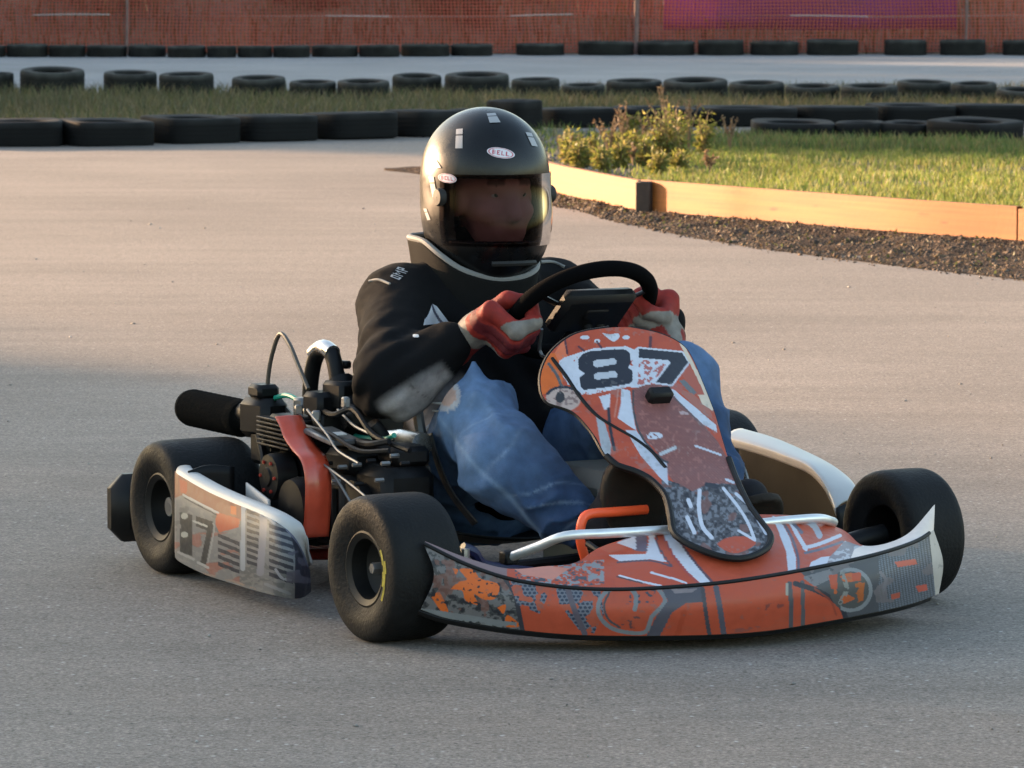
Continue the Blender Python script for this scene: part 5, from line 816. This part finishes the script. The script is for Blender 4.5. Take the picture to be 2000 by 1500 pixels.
decal(JF, [(-0.815,-0.19,0.6209),(-0.7867,-0.19,0.6439),(-0.755,-0.18,0.6392),(-0.7925,-0.18,0.6145)], 60, 40, omp, M_DEC, 'lettering', jkt)
decal(JF, [(-0.7018,-0.16,0.5754),(-0.6743,-0.16,0.5689),(-0.6288,-0.16,0.5405),(-0.6815,-0.18,0.529)], 30, 30, lambda u, v: (np.where((np.abs(u - .4 - .3 * v) < .08)[:, None], np.array((.05, .05, .08)), np.array((.42, .44, .48))), (u > .35 - .5 * v) & (u < 1.1)), M_DEC, 'white_patch', jkt); decal(JF, [(-0.5655,-0.27,0.5246),(-0.5337,-0.27,0.527),(-0.5292,-0.27,0.519),(-0.561,-0.27,0.5166)], 10, 10, lambda u, v: (np.tile(np.array((.5, .5, .5)), (len(u), 1)), np.hypot(u - .5, v - .5) < .5), M_DEC, 'white_patch', jkt)
# ---- jeans
HipR, HipL = (-.80, -.10, .17), (-.80, .11, .17); KnR = (-0.4314,-0.19,0.3633); AnR = (-0.146,-0.14,0.1879); MdR = (-0.304,-0.2,0.2835); KnL = (-0.3029,0.2,0.4318); AnL = (-.02, .14, .17)
jr = sdf([('e', (-.80, 0, .17), (.14, .19, .12)), ('c', HipR, KnR, .10, .070), ('c', KnR, MdR, .068, .086), ('c', MdR, AnR, .086, .060), ('c', HipL, KnL, .10, .075), ('c', KnL, AnL, .072, .058)], .035)
peak = np.array((-0.4343,-0.2,0.476)); pk0 = np.array((-0.4234,-0.2,0.4109)); jr2 = lambda p: smin(jr(p), sd_cap(p, pk0, peak, .040, .008), .012)
dR = np.array(AnR) - np.array(KnR); dR /= np.linalg.norm(dR)
def dd(p):
    s = (p - np.array(KnR)) @ dR; lat = (p - np.array(KnR)) @ np.cross(dR, VIEW); wv = fbm(p * 8, 3, 14); w1 = .8 * np.exp(-((s + .01) / .05) ** 2) + 1.0 * np.exp(-((s - .34) / .10) ** 2) + .22
    ph = s * 9.5 + 2.2 * wv + 3.5 * lat; rid = 1 - np.abs(2 * (ph - np.floor(ph)) - 1); fold = -(rid ** 2.5) * .012 * w1
    l2 = 1 - np.abs(2 * np.clip(fbm(p * np.array([6, 6, 6]) + 3, 2, 21), .2, .8) - 1); drape = -np.clip(l2 - .80, 0, 1) * .05
    return fold + drape + (fbm(p * 14, 2, 3) - .5) * .008 + .004
hole_c = np.array((-0.4954,-0.225,0.4058))
def dc(p):
    s = (p - np.array(KnR)) @ dR; n = fbm(p * 14, 4, 6); n2 = fbm(p * np.array([60, 60, 60]), 3, 9); c = np.tile(np.array((.040, .082, .185)), (len(p), 1)) * (1 - .42 * np.clip((s - .12) / .16, 0, 1))[:, None]
    fade = np.clip(1.25 - np.abs(s - .05) / .20, 0, 1) * (.35 + .55 * n) + .10 * n; c = c * (1 - fade[:, None]) + np.array((.12, .195, .32)) * fade[:, None]
    lat = (p - np.array(KnR)) @ np.cross(dR, VIEW); wv = fbm(p * 7, 2, 14) - .5
    for a, b, w_ in ((.10, .55, .0022), (.19, -.5, .0018), (.27, .4, .0022), (.33, .7, .0018), (.40, -.3, .0018)):
        ln = np.exp(-((s - a - b * lat + .10 * wv) / w_ / 1.6) ** 2) * np.clip(1 - np.abs(lat) / .07, 0, 1); c = c * (1 - .5 * ln[:, None]) + np.array((.20, .28, .40)) * .5 * ln[:, None]
    seam = np.exp(-((lat + .045 + .02 * wv) / .0035) ** 2) * .55; c = c * (1 - seam[:, None]) + np.array((.17, .25, .37)) * seam[:, None]; c *= (.80 + .4 * n2)[:, None]
    hq = p - hole_c; hq = hq - (hq @ VIEW)[:, None] * VIEW; q = np.hypot(hq @ np.array((.52, .85, 0)) / .022, hq[:, 2] / .026); q = q * .85 + .3 * fbm(p * 40, 2, 3) + 9 * (((p - np.array(KnR)) @ VIEW) > .03); c[q < 1] = np.array((.40, .27, .22)); c[(q > .9) & (q < 1.25)] = np.array((.34, .34, .36)); return c
jns, DF = sdobj('jeans', jr2, (-.98, -.34, .02), (.10, .33, .56), .0065, M_DENIM, man, dc, dd)
m = MB()
for pth in ([(-0.4304,-0.245,0.3959),(-0.4883,-0.245,0.3887),(-0.5558,-0.245,0.3848)], [(-0.4349,-0.245,0.3842),(-0.4794,-0.245,0.374),(-0.5242,-0.245,0.371)]): m.tube(pth, [.005, .006, .003], 6, 4, flat=.5)
part(m, 'frayed_threads', M_WPL, jns)
part(MB().grid(np.stack([[(-0.4782,-0.27,0.3319),(-0.4404,-0.27,0.2736),(-0.3786,-0.27,0.2182),(-0.2805,-0.27,0.1726)], [(-0.5328,-0.25,0.3226),(-0.4992,-0.25,0.2635),(-0.4391,-0.25,0.2075),(-0.3401,-0.25,0.1586)]]), 4, 30), 'side_seam', M_BLK, jns, solid=.003)
# ---- shoes
def shoe(heel, toe, side, name_lab=None):
    h, t = np.array(heel), np.array(toe); d = t - h; d /= np.linalg.norm(d); lat = np.array([0, 1., 0]); nrm = np.cross(lat, d); nrm /= np.linalg.norm(nrm)
    if nrm[0] < 0: nrm = -nrm                              # nrm points out of the sole, forwards and down
    M3 = np.stack([d, lat, nrm], 1); mid = (h + t) / 2; L_ = np.linalg.norm(t - h)
    up = sdf([('e', mid + d * L_ * .18 - nrm * .012, (L_ * .40, .050, .042), M3), ('e', h + d * .03 - nrm * .025, (.055, .040, .05), M3), ('c', h + d * .02 - nrm * .05, h + d * .0 - nrm * .10, .045, .045)], .03)
    solf = lambda p: np.maximum(sd_ell(p, mid + d * L_ * .05, (L_ * .62, .070, .2), M3), np.abs((p - mid) @ nrm - .022 - .10 * (((p - mid) @ d) / L_) ** 4) - .011)
    f = lambda p: smin(up(p), solf(p), .006)
    def col(p): n = fbm(p * 30, 3, 5); s = (p - mid) @ nrm > .016; c = np.where(s[:, None], np.array((.020, .016, .013)), np.array((.012, .012, .016))); return c * (.7 + .6 * n)[:, None]
    lo = np.minimum(h, t) - .12; hi = np.maximum(h, t) + .1; o, _ = sdobj('shoe', f, lo, hi, .006, M_SHOE, man, col); return o
shoe((-0.0043,-0.105,0.1676), (-0.0007,-0.08,0.3005), -1); shoe((.0, .14, .12), (.10, .13, .25), 1)
# ---- gloves: fists closed on the rim
def glove(u, sgn, wrist, seed, big=1.0):
    p0 = ring(u); t = -Aa * math.sin(u) + Ab * math.cos(u); t = t if t @ Aa > 0 else -t; o = (Aa * math.cos(u) + Ab * math.sin(u)); N = An; wr = np.array(wrist)
    pr = []; kn = []
    for i in range(4):
        ti = .040 - .0262 * i; L_ = (1.0, 1.08, 1.02, .86)[i]; q = p0 + t * ti; r = (.0162, .0168, .0162, .0145)[i] * (1 + .4 * (big - 1))
        k0 = q + o * .046 * L_ * big + N * .002; k1 = q + o * .018 * big - N * .042 * L_ * big; k2 = q - o * .020 * L_ - N * .030 * big; k3 = q - o * .027 + N * .004; kn.append(k0)
        pr.append([('c', k0, k1, r, r), ('c', k1, k2, r, r * .92), ('c', k2, k3, r * .92, r * .85)])
    kc = sum(kn) / 4; hand = [('c', wr, kn[0] - t * .004, .030, .021), ('c', wr, kn[1], .031, .022), ('c', wr, kn[2], .031, .022), ('c', wr, kn[3] + t * .003, .029, .020), ('c', wr + (wr - kc) * .55, wr, .036, .033)]
    th = [('c', wr * .55 + kn[0] * .45 + N * .012, p0 + o * .012 + N * .030 + t * .030, .021, .017), ('c', p0 + o * .012 + N * .030 + t * .030, p0 - o * .024 + N * .012 + t * .040, .0165, .014)]
    hf = sdf(hand, .014); fs = [sdf(q, .006) for q in pr]; tf = sdf(th, .008)
    def f(p):
        d = np.minimum.reduce([g(p) for g in fs]); d = smin(d, hf(p), .008); return smin(d, tf(p), .007)
    wd = fbm
    def dsp(p): return (fbm(p * 45, 2, seed) - .5) * .005
    def col(p):
        s = (p - wr) @ (kc - wr) / np.sum((kc - wr) ** 2); a = (p - p0) @ t; fr = (p - p0) @ -N; n = fbm(p * 60, 3, seed); c = np.tile(np.array((.21, .018, .013)), (len(p), 1))
        g = ((s > -.02) & (s < .30) & (np.abs(a + .012) < .050)) | ((s > .52) & (s < .80)) | ((fr > .040) & (a > .034)); g &= (fbm(p * 30, 2, 3) > .05) & ((sgn < 0) | (s < .45)); c[g] = (.17, .155, .14); dk = (s > .92) & (a < .024); c[dk] = (.10, .010, .014)
        fd = np.min(np.stack([np.abs(g_(p)) for g_ in fs]), 0) > .004; return c * (.7 + .6 * n)[:, None]
    P = np.array([q[1] for l in pr for q in l] + [q[2] for l in pr for q in l] + [wr + (wr - kc) * .6]); return sdobj('glove', f, P.min(0) - .055, P.max(0) + .055, .0032, M_GLV, man, col, dsp)[0]
glove(math.radians(-98), -1, (-0.5494,-0.185,0.4931), 31, 1.28); glove(math.radians(94), 1, (-0.3827,0.215,0.5155), 32)
# ---- helmet
HH = np.array((-.742, 0, .80))
hsh = sdf([('e', HH + np.array((-.020, 0, .034)), (.150, .129, .138)), ('e', HH + np.array((.012, 0, -.085)), (.126, .110, .112)), ('e', HH + np.array((-.03, 0, -.06)), (.135, .119, .125))], .05)
bot = lambda p: -(p[..., 2] - (.628 - .16 * (p[..., 0] - HH[0]) + .0 ))
port = lambda p, g=0: np.maximum(sd_box(p, (HH[0] + .16, 0, .765), (.16, .2, .064 + g), .03) + .10 * np.clip(np.abs(p[..., 1]) - .02, 0, 1) * 0, -(p[..., 0] - HH[0] - .035 + g * 2))
def helmf(p):
    s = hsh(p); d = np.maximum(np.maximum(s, -(s + .022)), bot(p)); return np.maximum(d, -port(p))
M_HELM = mat('helmet_paint', (.0045, .0045, .005), .30, spec=.35, coat=.0, noise=(12, .25), bump=(300, .05, .0005)); M_EDGE = mat('helmet_rubber', (.009, .009, .009), .7)
hel, _ = sdobj('helmet', helmf, (-.93, -.15, .58), (-.56, .15, .99), .0038, M_HELM, man); hel.data.set_sharp_from_angle(angle=math.radians(50))
M_VIS = bpy.data.materials.new('tinted_visor'); M_VIS.use_nodes = True; n = M_VIS.node_tree; L = n.links.new
tr = n.nodes.new('ShaderNodeBsdfTransparent'); tr.inputs[0].default_value = (.34, .28, .28, 1); gl = n.nodes.new('ShaderNodeBsdfGlossy'); gl.inputs['Roughness'].default_value = .06; fr = n.nodes.new('ShaderNodeFresnel'); fr.inputs[0].default_value = 1.16; x = n.nodes.new('ShaderNodeMixShader'); L(fr.outputs[0], x.inputs[0]); L(tr.outputs[0], x.inputs[1]); L(gl.outputs[0], x.inputs[2]); L(x.outputs[0], n.nodes['Material Output'].inputs[0])
def wrap(name, z0, z1, a0, a1, off, mt, parent, nz=40, na=120, solid=.0025, curve=0):
    A, Z = np.meshgrid(np.radians(np.linspace(a0, a1, na)), np.linspace(z1, z0, nz)); dr = np.stack([-np.cos(A), -np.sin(A), 0 * A], -1).reshape(-1, 3); Z = Z - curve * (1 - np.cos(A)) * (Z < (z0 + z1) / 2 + .03) * -1
    P = np.stack([HH[0] + .0 + .3 * np.cos(A), .3 * np.sin(A), Z], -1).reshape(-1, 3)
    for _ in range(60): P = P + dr * ((hsh(P) - off)[:, None] * .8)
    o = npmesh(name, P, gridfaces(nz, na), mt, parent)
    if solid: q = o.modifiers.new('thickness', 'SOLIDIFY'); q.thickness = solid; q.offset = 0
    return o
vis = wrap('visor', .690, .838, -80, 80, .0032, M_VIS, hel, solid=0)
HF = lambda p: hsh(p)
def pt_on(dx, dy, dz): return HH + np.array((dx, dy, dz))
for s in (-1, 1):
    q = trace(lambda p: hsh(p) - .004, np.array([[HH[0] + .025, s * .2, .79]]), np.array((0, -s, 0.)), 0)[0]; part(MB().lathe([(.001, .009), (.016, .008), (.019, .004), (.019, -.006)], q, (0, s, 0), 24), 'visor_pivot', M_EDGE, hel)
part(MB().tube(trace(lambda p: hsh(p) - .001, np.array([(HH[0] + .25, y, .655 - .3 * y * y) for y in np.linspace(-.05, .05, 14)]), np.array((-1., 0, 0)), 0), .006, 6, 2), 'chin_vent', M_EDGE, hel)
GB = glyphs('BELL')
def bell(u, v):
    e = np.hypot((u - .5) / .5, (v - .5) / .5); c = np.tile(np.array((.62, .60, .64)), (len(u), 1)); i = np.clip(((v - .30) / .40 * 5).astype(int), 0, 4); j = np.clip(((u - .2) / .6 * GB.shape[1]).astype(int), 0, GB.shape[1] - 1); tx = (GB[i, j] > 0) & (v > .30) & (v < .70) & (u > .2) & (u < .8); c[tx] = (.40, .05, .08); c[(e > .80) & (e < .90)] = (.45, .12, .14); return c, e < 1
decal(HF, [(-0.7892,0.03,0.8817),(-0.6767,0.03,0.882),(-0.6812,0.03,0.8596),(-0.7915,0.03,0.8591)], 90, 40, bell, M_DEC, 'oval_badge', hel, .0012); decal(HF, [(-0.7755,-0.1,0.8352),(-0.6954,-0.1,0.8356),(-0.6931,-0.1,0.8157),(-0.7732,-0.1,0.8151)], 60, 36, bell, M_DEC, 'oval_badge', hel, .006)
def grey(u, v): return np.where((v > .28)[:, None] & (v < .36)[:, None], np.array((.03, .03, .03)), np.array((.30, .30, .31))), np.ones(len(u), bool)
for q in ([(-0.7525,-0.07,0.9256),(-0.7251,-0.07,0.9287),(-0.7229,-0.07,0.8865),(-0.7526,-0.07,0.8842)], [(-0.7156,-0.02,0.9598),(-0.6818,-0.02,0.9641),(-0.6573,-0.02,0.9449),(-0.6998,-0.02,0.9402)], [(-0.783,-0.12,0.8279),(-0.7599,-0.12,0.8289),(-0.7462,-0.12,0.7893),(-0.7647,-0.12,0.7863)], [(-0.7736,-0.12,0.8644),(-0.7506,-0.12,0.8653),(-0.7277,-0.12,0.8494),(-0.7506,-0.12,0.8463)], [(-0.7245,0.08,0.9151),(-0.7023,0.08,0.916),(-0.6756,0.08,0.8894),(-0.6978,0.08,0.8885)], [(-0.8065,-0.12,0.7608),(-0.7925,-0.12,0.7616),(-0.7741,-0.12,0.7391),(-0.788,-0.12,0.7373)]):
    decal(HF, q, 24, 36, grey, M_DEC, 'vent_trim', hel, .0012)
